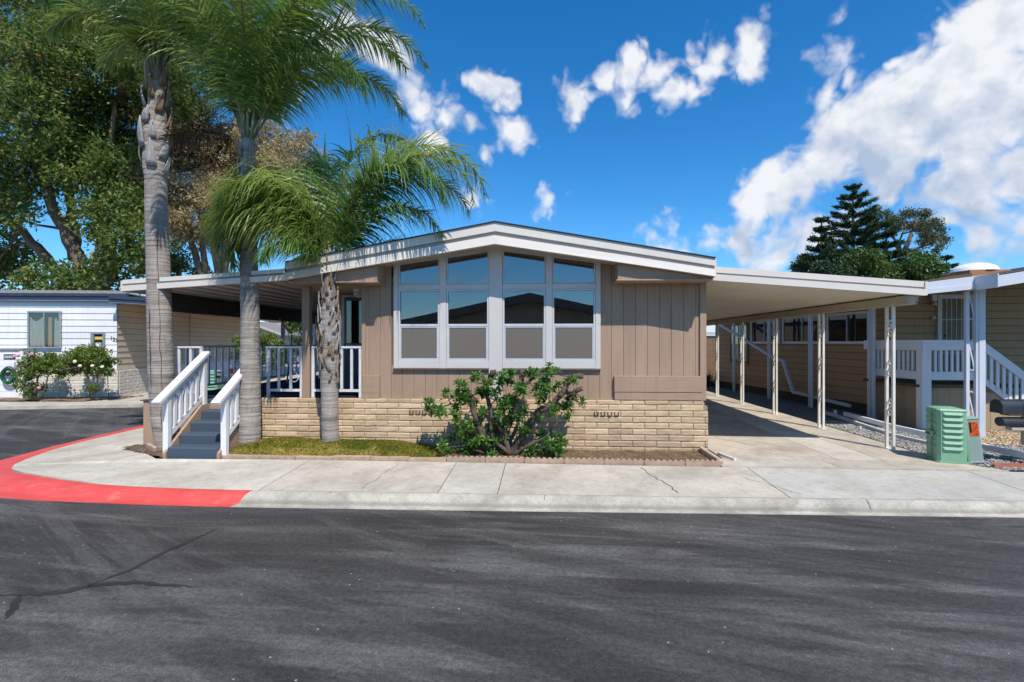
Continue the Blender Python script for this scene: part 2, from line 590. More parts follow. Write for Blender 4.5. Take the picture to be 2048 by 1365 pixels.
M['post'] = pmat('cream_iron', (.77, .74, .68), (.68, .64, .56), 6, .45, dirt=.35)
M['white'] = pmat('white_paint', (.79, .79, .79), (.74, .74, .745), 3, .45, .05, 60, dirt=.12)
M['white_iron'] = pmat('white_iron_worn', (.74, .75, .77), (.62, .63, .66), 9, .45, dirt=.35)
M['alu'] = pmat('white_aluminium', (.58, .60, .62), (.52, .54, .57), 5, .4)
M['alu_grey'] = pmat('mill_aluminium', (.42, .44, .46), (.36, .38, .4), 5, .4, metal=.4)
M['glass'] = glass_mat('window_glass', .10, (.66, .69, .70))
M['glass_clear'] = glass_mat('clear_window_glass', .02, (.85, .87, .88))
M['glass_dark'] = glass_mat('dark_window_glass', .05, (.35, .38, .4))
M['screen'] = screen_mat()
M['brick'] = pmat('slump_block', (.59, .445, .295), (.50, .36, .225), 3.5, .9, .45, 40, .008, rnd_=.18, dirt=.4)


def splash(m, z0, z1, c):
    """earth splashed up from the bed on the lowest blocks"""
    nt = m.node_tree
    p = nt.nodes['Principled BSDF']
    src = p.inputs['Base Color'].links[0].from_socket
    geo = nt.nodes.new('ShaderNodeNewGeometry').outputs['Position']
    sx = nt.nodes.new('ShaderNodeSeparateXYZ')
    nt.links.new(geo, sx.inputs[0])
    mr = nt.nodes.new('ShaderNodeMapRange')
    mr.inputs['From Min'].default_value = z1
    mr.inputs['From Max'].default_value = z0
    nt.links.new(mth(nt, 'ADD', sx.outputs[2], mth(nt, 'MULTIPLY', noise_node(nt, geo, 3.5, 8, .7), -.45)), mr.inputs['Value'])
    nt.links.new(mixc(nt, mth(nt, 'MULTIPLY', mr.outputs[0], .6), src, c), p.inputs['Base Color'])


splash(M['brick'], -.08, .14, (.30, .21, .13))
M['mortar'] = pmat('mortar', (.36, .28, .195), (.28, .215, .15), 12, .95, .4, 60)
M['edging'] = pmat('edging_block', (.50, .37, .27), (.38, .265, .19), 9, .95, .7, 60, .012, rnd_=.08, dirt=.4)
M['terracotta'] = pmat('terracotta_edging', (.48, .19, .12), (.38, .14, .09), 10, .9, .5, 60)
M['block_w'] = pmat('white_block', (.70, .67, .60), (.60, .57, .50), 4, .85, .6, 40, .012, rnd_=.06, dirt=.25)
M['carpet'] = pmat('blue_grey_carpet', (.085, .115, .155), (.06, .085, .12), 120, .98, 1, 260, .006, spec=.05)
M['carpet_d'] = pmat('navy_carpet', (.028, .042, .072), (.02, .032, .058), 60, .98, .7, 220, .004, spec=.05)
M['lap_w'] = siding_mat('white_lap', (.80, .80, .80), vertical=False, dirt=.12)
M['lap_side'] = siding_mat('beige_lap', (.58, .49, .37), vertical=False, dirt=.12)
M['door_mesh'] = pmat('door_mesh', (.27, .225, .17), (.24, .2, .15), 3, .7)
M['lap_shadow'] = pmat('lap_gap', (.16, .16, .17), (.1, .1, .11), 4, .9)
M['navy'] = pmat('navy_trim', (.035, .05, .085), (.05, .065, .105), 6, .5, dirt=.2)
M['navy_lip'] = pmat('blue_grey_soffit_trim', (.33, .37, .47), (.28, .32, .42), 4, .55)
M['grey_roof'] = pmat('grey_roofing', (.24, .23, .215), (.36, .35, .32), 14, .95, .6, 60)
M['tan_lap'] = siding_mat('tan_lap', (.50, .305, .165), vertical=False, dirt=.2)
M['tan_panel'] = siding_mat('tan_panel', (.42, .30, .185), vertical=True, dirt=.2)
M['tan_dark'] = pmat('tan_backing', (.12, .085, .05), (.1, .07, .04), 3, .85)
M['pale_fascia'] = pmat('pale_blue_fascia', (.60, .63, .69), (.55, .58, .645), 2, .45, dirt=.1)
M['green'] = pmat('utility_green', (.225, .42, .275), (.20, .385, .25), 3, .42, .05, 90, dirt=.08)
M['green_grey'] = pmat('pedestal_green', (.33, .44, .38), (.28, .38, .325), 5, .5, dirt=.25)
M['orange'] = pmat('orange_sticker', (.80, .13, .02), (.74, .11, .02), 8, .5)
M['black'] = pmat('black_print', (.015, .014, .014), (.022, .02, .02), 8, .5)
M['mailbox'] = pmat('mailbox_black', (.020, .026, .033), (.032, .038, .046), 5, .35, spec=.5)
M['wood'] = pmat('raw_wood', (.44, .30, .17), (.33, .21, .115), 6, .85, .4, 40, stretch=(1, 8, 8))
M['wood_p'] = pmat('painted_arm', (.50, .42, .33), (.44, .36, .28), 6, .8, .2, 40)
M['blueink'] = pmat('blue_print', (.05, .05, .55), (.05, .05, .5), 6, .5)
M['trunk'] = trunk_mat('palm_trunk', (.27, .235, .21), (.38, .34, .31), ring=8)
M['split'] = pmat('bark_split', (.07, .05, .04), (.11, .08, .06), 12, .95)
M['boot'] = pmat('palm_boot', (.36, .30, .25), (.20, .155, .12), 9, .9, .7, 26, .02, stretch=(6, 6, 1), island=.25)
M['boot_grey'] = pmat('palm_sheath', (.42, .40, .39), (.28, .26, .25), 7, .85, .5, 20, .02, stretch=(7, 7, 1), island=.2)
M['boot_red'] = pmat('palm_fibre', (.33, .215, .13), (.22, .14, .085), 9, .9, .6, 30, .02, stretch=(7, 7, 1))
M['rachis'] = pmat('palm_rachis', (.25, .24, .15), (.19, .20, .10), 5, .6)
M['frond'] = leaf_mat('palm_leaflet', [(.06, .13, .03), (.10, .20, .042), (.16, .275, .06), (.29, .37, .13)], .36, .35, .6)
M['frond_y'] = leaf_mat('palm_leaflet_light', [(.10, .18, .03), (.17, .26, .045), (.26, .33, .075), (.36, .40, .14)], .38, .35, .55)
M['frond_dead'] = leaf_mat('palm_leaflet_dead', [(.05, .032, .02), (.09, .06, .035), (.13, .09, .05)], .8, .1)
M['leaf_green'] = leaf_mat('tree_leaf_green', [(.035, .08, .02), (.065, .13, .028), (.11, .18, .036), (.19, .22, .05), (.34, .20, .08)], .5, .35)
M['leaf_brown'] = leaf_mat('tree_leaf_dry', [(.11, .13, .04), (.24, .21, .09), (.36, .28, .145), (.46, .36, .21), (.54, .43, .29)], .7, .35)
M['leaf_pine'] = leaf_mat('pine_needle', [(.012, .035, .018), (.022, .055, .026), (.045, .085, .03), (.08, .12, .04)], .5, .2)
M['leaf_euc'] = leaf_mat('eucalyptus_leaf', [(.035, .055, .028), (.06, .085, .035), (.10, .115, .045), (.16, .13, .07)], .5, .3)
M['leaf_bush'] = leaf_mat('bush_leaf', [(.025, .06, .014), (.05, .105, .02), (.09, .155, .028), (.15, .2, .04)], .4, .3)
M['leaf_shrub'] = leaf_mat('pittosporum_leaf', [(.028, .09, .022), (.055, .16, .03), (.12, .24, .04), (.26, .36, .08)], .32, .28, .5)
M['leaf_rose'] = leaf_mat('rose_leaf', [(.03, .07, .014), (.07, .13, .02), (.15, .21, .03), (.25, .27, .06)], .4, .3)
M['bark'] = pmat('tree_bark', (.235, .175, .13), (.13, .095, .072), 3, .9, .7, 18, .03, stretch=(3, 3, .8))
M['bark_d'] = pmat('shrub_bark', (.17, .125, .095), (.085, .062, .048), 6, .9, .9, 24, .03, stretch=(2, 2, 1))
M['cutwood'] = pmat('sawn_wood', (.42, .33, .24), (.33, .25, .18), 12, .9)
M['pink'] = pmat('pink_petal', (.72, .34, .42), (.62, .24, .33), 30, .5)
M['cream'] = pmat('cream_petal', (.80, .76, .62), (.72, .66, .48), 30, .5)
M['grass'] = leaf_mat('moss_blades', [(.06, .12, .012), (.16, .21, .02), (.32, .29, .04), (.48, .32, .08)], .7, .25, .3, 2.2)
M['mossbase'] = pmat('moss_base', (.15, .15, .024), (.34, .23, .06), 2.2, .95, .9, 70, .02)
M['room_wall'] = pmat('room_wall', (.30, .29, .275), (.28, .27, .255), 1, .8)
M['room_floor'] = pmat('room_floor', (.09, .065, .045), (.12, .085, .06), 6, .5)
M['lamp'] = emit_mat('ceiling_lamp', (1, .97, .92), 40)
M['curtain'] = pmat('curtain', (.62, .60, .54), (.42, .41, .38), 4, .9, .4, 9, .03, stretch=(6, 6, 1))
M['curtain_o'] = pmat('curtain_strip', (.62, .40, .24), (.5, .3, .18), 4, .9)
M['door'] = pmat('grey_door', (.10, .125, .165), (.085, .105, .14), 2, .5)
M['hose'] = pmat('green_hose', (.02, .12, .06), (.015, .08, .05), 6, .4)
M['steel'] = pmat('meter_steel', (.33, .37, .40), (.27, .31, .34), 5, .45, metal=.3)
M['yellow'] = pmat('yellow_label', (.75, .55, .12), (.7, .5, .1), 5, .6)
M['skylight'] = pmat('skylight_dome', (.86, .87, .88), (.8, .82, .84), 2, .2)
M['awning_beam'] = pmat('awning_beam', (.085, .07, .058), (.06, .05, .04), 4, .7)
M['cedar'] = pmat('roof_curb', (.42, .20, .095), (.34, .15, .07), 5, .8)
M['farwall'] = pmat('far_wall', (.52, .47, .41), (.47, .42, .37), 1, .85)
M['farroof'] = pmat('far_roof', (.24, .235, .235), (.20, .195, .195), 4, .9)
M['opp_wall'] = pmat('opposite_wall', (.52, .44, .35), (.47, .39, .31), 1, .85)
M['opp_roof'] = pmat('opposite_roof', (.20, .165, .14), (.24, .2, .17), 4, .9)
M['copper'] = pmat('copper_pole', (.46, .26, .16), (.38, .2, .12), 5, .5)


# ------------------------------------------------------------------ mesh helpers
def wloc(o):
    v = Vector((0, 0, 0))
    while o is not None:
        v += o.location
        o = o.parent
    return v


def link(name, data, parent=None, loc=None):
    o = bpy.data.objects.new(name, data)
    COL.objects.link(o)
    if parent is not None:
        o.parent = parent
        if loc is not None:
            o.location = Vector(loc) - wloc(parent)
    elif loc is not None:
        o.location = loc
    return o


def thing(name, label, cat, loc=(0, 0, 0), group=None):
    o = link(name, None, None, loc)
    o['label'] = label
    o['category'] = cat
    if group:
        o['group'] = group
    return o


def tag(o, label, cat, group=None):
    o['label'] = label
    o['category'] = cat
    if group:
        o['group'] = group
    return o


def struct(o, kind='structure'):
    o['kind'] = kind
    return o


class MB:
    def __init__(s):
        s.v = []
        s.f = []

    def add(s, vs, fs):
        n = len(s.v)
        s.v += [tuple(p) for p in vs]
        s.f += [tuple(i + n for i in f) for f in fs]
        return s

    def box(s, x0, x1, y0, y1, z0, z1, c=0.0):
        if c <= 0:
            vs = [(x, y, z) for z in (z0, z1) for y in (y0, y1) for x in (x0, x1)]
            fs = [(0, 2, 3, 1), (4, 5, 7, 6), (0, 1, 5, 4), (2, 6, 7, 3), (0, 4, 6, 2), (1, 3, 7, 5)]
            return s.add(vs, fs)
        vs, idx = [], {}
        for i in (0, 1):
            for j in (0, 1):
                for k in (0, 1):
                    X, Y, Z = (x0, x1)[i], (y0, y1)[j], (z0, z1)[k]
                    cx, cy, cz = (c, -c)[i], (c, -c)[j], (c, -c)[k]
                    for ax, p in enumerate(((X, Y + cy, Z + cz), (X + cx, Y, Z + cz), (X + cx, Y + cy, Z))):
                        idx[i, j, k, ax] = len(vs)
                        vs.append(p)
        g = lambda i, j, k, a: idx[i, j, k, a]
        fs = [(g(0, 0, 0, 0), g(0, 0, 1, 0), g(0, 1, 1, 0), g(0, 1, 0, 0)), (g(1, 0, 0, 0), g(1, 1, 0, 0), g(1, 1, 1, 0), g(1, 0, 1, 0)),
              (g(0, 0, 0, 1), g(1, 0, 0, 1), g(1, 0, 1, 1), g(0, 0, 1, 1)), (g(0, 1, 0, 1), g(0, 1, 1, 1), g(1, 1, 1, 1), g(1, 1, 0, 1)),
              (g(0, 0, 0, 2), g(0, 1, 0, 2), g(1, 1, 0, 2), g(1, 0, 0, 2)), (g(0, 0, 1, 2), g(1, 0, 1, 2), g(1, 1, 1, 2), g(0, 1, 1, 2))]
        for a in (0, 1):
            for b in (0, 1):
                fs.append((g(0, a, b, 1), g(1, a, b, 1), g(1, a, b, 2), g(0, a, b, 2)) if (a + b) % 2 else (g(0, a, b, 2), g(1, a, b, 2), g(1, a, b, 1), g(0, a, b, 1)))
                fs.append((g(a, 0, b, 0), g(a, 1, b, 0), g(a, 1, b, 2), g(a, 0, b, 2)) if (a + b) % 2 == 0 else (g(a, 0, b, 2), g(a, 1, b, 2), g(a, 1, b, 0), g(a, 0, b, 0)))
                fs.append((g(a, b, 0, 0), g(a, b, 1, 0), g(a, b, 1, 1), g(a, b, 0, 1)) if (a + b) % 2 else (g(a, b, 0, 1), g(a, b, 1, 1), g(a, b, 1, 0), g(a, b, 0, 0)))
        for i in (0, 1):
            for j in (0, 1):
                for k in (0, 1):
                    t = (g(i, j, k, 0), g(i, j, k, 1), g(i, j, k, 2))
                    fs.append(t if (i + j + k) % 2 else t[::-1])
        return s.add(vs, fs)

    def prism(s, poly, axis, a, b):
        """polygon extruded along an axis from a to b; poly in the two other axes in order"""
        n = len(poly)
        mk = {'x': lambda p, t: (t, p[0], p[1]), 'y': lambda p, t: (p[0], t, p[1]), 'z': lambda p, t: (p[0], p[1], t)}[axis]
        vs = [mk(p, a) for p in poly] + [mk(p, b) for p in poly]
        fs = [tuple(range(n))[::-1], tuple(range(n, 2 * n))] + [(i, (i + 1) % n, n + (i + 1) % n, n + i) for i in range(n)]
        return s.add(vs, fs)

    def hexa(s, lo, hi):
        """box from four bottom points and four top points"""
        return s.add(list(lo) + list(hi), [(3, 2, 1, 0), (4, 5, 6, 7), (0, 1, 5, 4), (1, 2, 6, 5), (2, 3, 7, 6), (3, 0, 4, 7)])

    def beam(s, p, q, w, h, up=(0, 0, 1)):
        p, q = Vector(p), Vector(q)
        t = (q - p).normalized()
        up = Vector(up)
        side = t.cross(up)
        if side.length < 1e-4:
            side = t.cross(Vector((1, 0, 0)))
        side.normalize()
        u = side.cross(t).normalized()
        o = [(-w / 2, -h / 2), (w / 2, -h / 2), (w / 2, h / 2), (-w / 2, h / 2)]
        return s.hexa([p + side * a + u * b for a, b in o], [q + side * a + u * b for a, b in o])

    def tube(s, pts, rad, n=8, cap=True, jitter=0):
        pts = [Vector(p) for p in pts]
        if isinstance(rad, (int, float)):
            rad = [rad] * len(pts)
        base = len(s.v)
        prev = None
        for i, p in enumerate(pts):
            t = (pts[min(i + 1, len(pts) - 1)] - pts[max(i - 1, 0)]).normalized()
            if prev is None:
                a = t.cross(Vector((0, 0, 1)))
                if a.length < .05:
                    a = t.cross(Vector((0, 1, 0)))
                a.normalize()
            else:
                a = (prev - t * prev.dot(t)).normalized()
            prev = a
            b = t.cross(a)
            for k in range(n):
                ang = 2 * math.pi * k / n
                r = rad[i] * (1 + (rnd.uniform(-jitter, jitter) if jitter else 0))
                s.v.append(tuple(p + (a * math.cos(ang) + b * math.sin(ang)) * r))
        for i in range(len(pts) - 1):
            for k in range(n):
                k2 = (k + 1) % n
                s.f.append((base + i * n + k, base + i * n + k2, base + (i + 1) * n + k2, base + (i + 1) * n + k))
        if cap:
            s.f.append(tuple(base + k for k in range(n))[::-1])
            s.f.append(tuple(base + (len(pts) - 1) * n + k for k in range(n)))
        return s

    def lathe(s, prof, n=16, loc=(0, 0, 0)):
        """profile of (radius, z)"""
        base = len(s.v)
        for r, z in prof:
            for k in range(n):
                a = 2 * math.pi * k / n
                s.v.append((loc[0] + r * math.cos(a), loc[1] + r * math.sin(a), loc[2] + z))
        for i in range(len(prof) - 1):
            for k in range(n):
                k2 = (k + 1) % n
                s.f.append((base + i * n + k, base + i * n + k2, base + (i + 1) * n + k2, base + (i + 1) * n + k))
        s.f.append(tuple(base + k for k in range(n))[::-1])
        s.f.append(tuple(base + (len(prof) - 1) * n + k for k in range(n)))
        return s

    def data(s, name, mat, smooth=False, origin=(0, 0, 0)):
        me = bpy.data.meshes.new(name)
        o = Vector(origin)
        me.from_pydata([(x - o.x, y - o.y, z - o.z) for x, y, z in s.v], [], s.f)
        me.materials.append(M[mat] if isinstance(mat, str) else mat)
        if smooth:
            me.polygons.foreach_set('use_smooth', [True] * len(me.polygons))
        me.update()
        return me

    def build(s, name, mat, parent=None, smooth=False, at=None):
        """one mesh object; its origin is its parent's (or AT)"""
        org = wloc(parent) if at is None and parent is not None else Vector(at or (0, 0, 0))
        me = s.data(name, mat, smooth, org)
        return link(name, me, parent, org)


def np_mesh(name, verts, faces, mat, smooth=False):
    """verts (N,3), faces (F,k) as numpy arrays"""
    me = bpy.data.meshes.new(name)
    F, k = faces.shape
    me.vertices.add(len(verts))
    me.vertices.foreach_set('co', np.asarray(verts, dtype=np.float32).ravel())
    me.loops.add(F * k)
    me.loops.foreach_set('vertex_index', np.asarray(faces, dtype=np.int32).ravel())
    me.polygons.add(F)
    me.polygons.foreach_set('loop_start', np.arange(0, F * k, k, dtype=np.int32))
    if smooth:
        me.polygons.foreach_set('use_smooth', np.ones(F, dtype=bool))
    me.materials.append(M[mat])
    me.update(calc_edges=True)
    return me


def unit(a):
    return a / np.maximum(np.linalg.norm(a, axis=1, keepdims=True), 1e-9)


def leaves(name, pos, size, mat, aspect=.42, axis=None, spread=1.0, up=.35, fold=.18):
    """a mesh of folded leaf-shaped quads at POS (N,3); AXIS: mean leaf direction per leaf"""
    n = len(pos)
    d = nr.normal(size=(n, 3)) * spread
    if axis is not None:
        d = d + axis
    d = unit(d)
    nv = nr.normal(size=(n, 3)) * .8
    nv[:, 2] += up
    w = unit(np.cross(d, nv))
    nrm = np.cross(w, d)
    L = (size * nr.uniform(.65, 1.3, size=n))[:, None]
    a = pos - d * L * .5
    b = pos + d * L * .5
    mid = pos - d * L * .06 + nrm * L * fold * .5
    l_ = mid + w * L * aspect * .5 - nrm * L * fold
    r_ = mid - w * L * aspect * .5 - nrm * L * fold
    v = np.stack([a, r_, b, l_], 1).reshape(-1, 3)
    i = np.arange(n)[:, None] * 4
    f = np.concatenate([i + np.array([[0, 1, 2]]), i + np.array([[0, 2, 3]])], 1).reshape(-1, 3)
    return np_mesh(name, v, f, mat)


def offset_poly(pts, name_fn):
    return [name_fn(p) for p in pts]


# ------------------------------------------------------------------ the ground
def zwalk(y):
    """the pavement rises gently from the kerb to the house"""
    return .13 + max(0, min(1, (y - 6.4) / 1.6)) * .06


g = MB().box(-600, 600, -600, 900, -.6, -.012)
struct(g.build('ground', 'dirt'))
g = MB().add([(-60, -40, 0), (70, -40, 0), (70, 60, 0), (-60, 60, 0)], [(0, 1, 2, 3)])
struct(g.build('road', 'asphalt'))

INNER = [(9.5, 6.57), (5.6, 6.49), (1.57, 6.42), (-1, 6.395), (-3.72, 6.38), (-4.65, 6.40), (-5.4, 6.45), (-6.0, 6.53), (-6.83, 6.76), (-7.58, 7.02), (-8.08, 7.31),
         (-8.42, 7.66), (-8.68, 8.1), (-8.93, 8.72), (-9.1, 9.5), (-9.2, 11), (-9.4, 16), (-9.6, 34)]
OUTER = [(9.5, 6.37), (5.6, 6.29), (1.57, 6.2), (-1, 6.14), (-3.86, 6.1), (-4.85, 6.12), (-5.7, 6.16), (-6.5, 6.20), (-7.5, 6.34), (-8.35, 6.58), (-8.9, 6.96),
         (-9.16, 7.44), (-9.30, 7.98), (-9.42, 8.65), (-9.58, 9.45), (-9.76, 11), (-10.05, 16), (-10.25, 34)]


def resample(P, Q, step=.25):
    out = []
    for i in range(len(P) - 1):
        n = max(2, int(math.dist(P[i], P[i + 1]) / step))
        for k in range(n):
            t = k / n
            out.append((tuple(a + (b - a) * t for a, b in zip(P[i], P[i + 1])), tuple(a + (b - a) * t for a, b in zip(Q[i], Q[i + 1]))))
    out.append((P[-1], Q[-1]))
    return out


KPROF = [(-.02, -.05), (0, .006), (.26, .012), (.36, .022), (.46, .05), (.60, .092), (.74, .116), (.88, .127), (1.0, .130), (1.0, -.05)]


def kerb(name, i0, i1, mat):
    pairs = resample(OUTER[i0:i1 + 1], INNER[i0:i1 + 1], .22)
    b = MB()
    n = len(KPROF)
    for (ox, oy), (ix, iy) in pairs:
        for t, z in KPROF:
            kx = 1 - .62 * max(0, min(1, (-7.4 - ix) / 1.3))
            b.v.append((ox + (ix - ox) * t, oy + (iy - oy) * t, z * (kx if z > 0 else 1) + (mn.noise((ox * 2, oy * 2, t * 3)) * .004 if 0 < z < .12 else 0)))
    for i in range(len(pairs) - 1):
        for k in range(n - 1):
            a = i * n + k
            b.f.append((a, a + 1, a + n + 1, a + n))
    b.f.append(tuple(range(n)))
    b.f.append(tuple(range(len(b.v) - n, len(b.v)))[::-1])
    return struct(b.build(name, mat, smooth=False))


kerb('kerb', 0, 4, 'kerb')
kerb('red_kerb', 4, len(INNER) - 1, 'red')


# pavement slabs between the kerb and the gardens
def low(x):
    """the pavement drops towards the side street"""
    return 1 - .62 * max(0, min(1, (-7.4 - x) / 1.3))


def slab(parent, poly, mat, name='slab', z=None, thick=.12):
    b = MB()
    n = len(poly)
    zz = [zwalk(p[1]) * low(p[0]) if z is None else z for p in poly]
    b.v = [(p[0], p[1], q) for p, q in zip(poly, zz)] + [(p[0], p[1], q - thick) for p, q in zip(poly, zz)]
    b.f = [tuple(range(n)), tuple(range(n, 2 * n))[::-1]] + [(i, n + i, n + (i + 1) % n, (i + 1) % n) for i in range(n)]
    return b.build(name, mat, parent)


def inner_y(x):
    for a, b in zip(INNER, INNER[1:]):
        if b[0] <= x <= a[0]:
            t = (x - a[0]) / (b[0] - a[0])
            return a[1] + (b[1] - a[1]) * t
    return INNER[0][1]


walk = struct(link('sidewalk', None))
slab(walk, [(-5.0, 6.6), (9.6, 6.7), (9.6, 8.3), (-5.0, 8.6)], 'joint', 'slab_bed', .09, .1)
GAP = .006


def strip(x0, x1, mat, back=7.78, back2=None, skew=0):
    pts = [(x0 + GAP, inner_y(x0) + .018)]
    for p in reversed(INNER):
        if x0 + .05 < p[0] < x1 - .05:
            pts.append((p[0], p[1] + .018))
    pts += [(x1 - GAP, inner_y(x1) + .018), (x1 - GAP + skew, back2 or back), (x0 + GAP + skew, back)]
    return slab(walk, pts, mat)


XS = [-3.66, -2.16, -1.33, -.57, 1.45, 3.0, 4.55, 9.5]
strip(-3.66, -1.33, 'walk', 7.86, 7.84)
strip(-1.33, -.57, 'walk_pale', 7.84, 7.83)
strip(-.57, 3.02, 'walk', 7.83, 7.78)
strip(3.02, 6.1, 'walk_grey', 7.78, 7.76)
strip(6.1, 9.5, 'walk_grey', 7.76, 7.74)
# rounded corner pavement at the left, running back along the side street
corner = [p for p in INNER if p[0] < -3.7][:13]
c_in = [(x + .008 if x < -7 else x, y + .008) for x, y in corner]
slab(walk, [(-3.66 - GAP, 6.388)] + c_in[1:8] + [(-6.2, 7.72), (-5.0, 7.88), (-3.66 - GAP, 7.86)][:0] + [(-6.15, 7.80), (-3.66 - GAP, 7.86)], 'walk_pale')
slab(walk, c_in[7:] + [(-9.16, 15), (-7.2, 15), (-7.2, 8.62), (-6.16, 7.806)], 'walk')

# driveway beside the house, in slabs
drive = struct(link('driveway', None))
DX0, DX1 = 2.84, 6.22
slab(drive, [(2.7, 7.7), (7.0, 7.7), (6.35, 8.2), (6.35, 26), (2.7, 26)], 'joint', 'slab_bed', .16, .1)


def dslab(x0, x1, y0, y1, mat='drive', x1b=None):
    slab(drive, [(x0 + .005, y0 + .005), (x1 - .005, y0 + .005), ((x1b or x1) - .005, y1 - .005), (x0 + .005, y1 - .005)], mat, z=.20)


dslab(2.66, 4.35, 7.82, 8.28, 'walk')
dslab(4.35, 6.62, 7.80, 8.28, 'drive', 6.26)
for y0, y1 in ((8.28, 12.1), (12.1, 17), (17, 26)):
    dslab(DX0, 4.62, y0, y1)
    dslab(4.62, 5.28, y0, y1, 'walk_pale')
    dslab(5.28, DX1, y0, y1)
slab(drive, [(2.66, 7.79), (6.68, 7.765), (6.62, 7.80), (2.66, 7.825)], 'walk', 'slab_lip', .196)

# the pavement cracks as thin dark ribbons
def ribbon(name, pts, w, mat, z, parent=None, taper=False):
    b = MB()
    n = len(pts)
    for i, p in enumerate(pts):
        a = Vector(pts[max(i - 1, 0)])
        c = Vector(pts[min(i + 1, n - 1)])
        t = (c - a).normalized()
        s_ = Vector((-t.y, t.x))
        ww = w * (rnd.uniform(.6, 1.3)) * (math.sin(math.pi * (i + .25) / (n - .5)) if taper else 1)
        zz = z(p[1]) if callable(z) else z
        b.v += [(p[0] + s_.x * ww / 2, p[1] + s_.y * ww / 2, zz), (p[0] - s_.x * ww / 2, p[1] - s_.y * ww / 2, zz)]
    b.f = [(2 * i, 2 * i + 1, 2 * i + 3, 2 * i + 2) for i in range(n - 1)]
    return struct(b.build(name, mat, parent))


def wiggle(p, q, n=14, a=.03):
    out = []
    for i in range(n + 1):
        t = i / n
        out.append((p[0] + (q[0] - p[0]) * t + rnd.uniform(-a, a), p[1] + (q[1] - p[1]) * t + rnd.uniform(-a, a)))
    return out


zc = lambda y: zwalk(y) + .004
ribbon('pavement_crack', wiggle((1.45, 7.7), (1.72, 6.55)), .012, 'joint', zc)
ribbon('pavement_crack', wiggle((2.75, 7.3), (3.2, 6.6)), .008, 'joint', zc)
ribbon('pavement_crack', wiggle((3.55, 9.7), (4.5, 8.5)), .010, 'joint', .204)
ribbon('pavement_crack', wiggle((3.3, 10.2), (3.9, 8.9), 10), .007, 'joint', .204)
ribbon('pavement_crack', wiggle((-2.2, 7.7), (-2.36, 6.5)), .005, 'joint', zc)
for x in (-2.7, .02, 3.9, 5.8):
    y0, y1 = inner_y(x), inner_y(x) - .2
    b = MB()
    pts = [(x + .004 * math.sin(t * 9), inner_y(x) - (1 - t) * .22 * 1.05, 0) for t in (.45, .6, .74, .88, .99)]
    zz = [.051, .096, .120, .131, .134]
    for (a, y, _), z in zip(pts, zz):
        b.v += [(a - .003, y, z), (a + .003, y, z)]
    b.f = [(2 * i, 2 * i + 1, 2 * i + 3, 2 * i + 2) for i in range(4)]
    struct(b.build('kerb_joint', 'joint'))

# sealed cracks in the asphalt
def gz(px, py):
    x, y, _ = at_Z(px, py, 0)
    return (x, y)


def tar(pix, w):
    P = [gz(*p) for p in pix]
    Q = []
    for a, b in zip(P, P[1:]):
        Q += wiggle(a, b, 6, .012)[:-1]
    Q.append(P[-1])
    ribbon('tar_seam', Q, w, 'tar', .004, taper=True)


tar([(-40, 1192), (60, 1190), (130, 1184), (185, 1170), (270, 1166), (330, 1172), (405, 1174)], .085)
tar([(185, 1168), (260, 1142), (320, 1110), (380, 1082), (440, 1056)], .07)
tar([(38, 1192), (34, 1205), (24, 1222), (10, 1240)], .07)

# far side of the side street: kerb, pavement and driveway apron
struct(MB().prism([(-40, 13.2), (-16.4, 14.55), (-12.6, 15.35), (-11.0, 19), (-11.0, 45), (-40, 45)], 'z', -.05, .10).build('far_pavement', 'walk'))
struct(MB().prism([(-15.4, 15.4), (-12.9, 15.6), (-11.4, 19), (-11.4, 36), (-14.6, 36), (-14.9, 19)], 'z', .02, .106).build('far_driveway', 'drive'))

# garden bed, moss, gravel
def bumpy(name, poly, z, amp, mat, step=.06, freq=5, kind='structure', edge=.0):
    xs = [p[0] for p in poly]
    ys = [p[1] for p in poly]
    nx = int((max(xs) - min(xs)) / step) + 2
    ny = int((max(ys) - min(ys)) / step) + 2

    def inside(x, y):
        c = False
        for (ax, ay), (bx, by) in zip(poly, poly[1:] + poly[:1]):
            if (ay > y) != (by > y) and x < (bx - ax) * (y - ay) / (by - ay) + ax:
                c = not c
        return c
    b = MB()
    idx = {}
    for j in range(ny):
        for i in range(nx):
            x, y = min(xs) + i * step, min(ys) + j * step
            idx[i, j] = len(b.v)
            zz = z(x, y) if callable(z) else z
            b.v.append((x, y, zz + amp * (mn.noise((x * freq, y * freq, 1)) + .5 * mn.noise((x * freq * 2.3, y * freq * 2.3, 4)))))
    for j in range(ny - 1):
        for i in range(nx - 1):
            if inside(min(xs) + (i + .5) * step, min(ys) + (j + .5) * step):
                b.f.append((idx[i, j], idx[i + 1, j], idx[i + 1, j + 1], idx[i, j + 1]))
    return struct(b.build(name, mat, smooth=True), kind)


BED = [(-5.12, 7.93), (-3.0, 7.93), (2.62, 7.86), (2.74, 8.9), (-5.12, 8.9)]
bumpy('garden_bed', BED, .185, .02, 'soil')
bumpy('stair_bed', [(-7.35, 8.55), (-6.1, 7.85), (-6.1, 8.9), (-7.2, 8.95)], .195, .02, 'soil')


def zmoss(x, y):
    t = max(0, min(1, (-1.2 - x) / 1.2)) * max(0, min(1, (x + 5.3) / .25))
    e = max(0, min(1, (y - 7.93) / .12))
    m_ = .16 * math.exp(-((x + 4.5) / .75) ** 2) + .13 * math.exp(-((x + 2.75) / .8) ** 2) + .06 * math.exp(-((x + 3.6) / .5) ** 2)
    return .165 + e * t * (.035 + m_ * (0.6 + .5 * math.sin(min(1, (y - 7.9) / 1.0) * 3.1)))


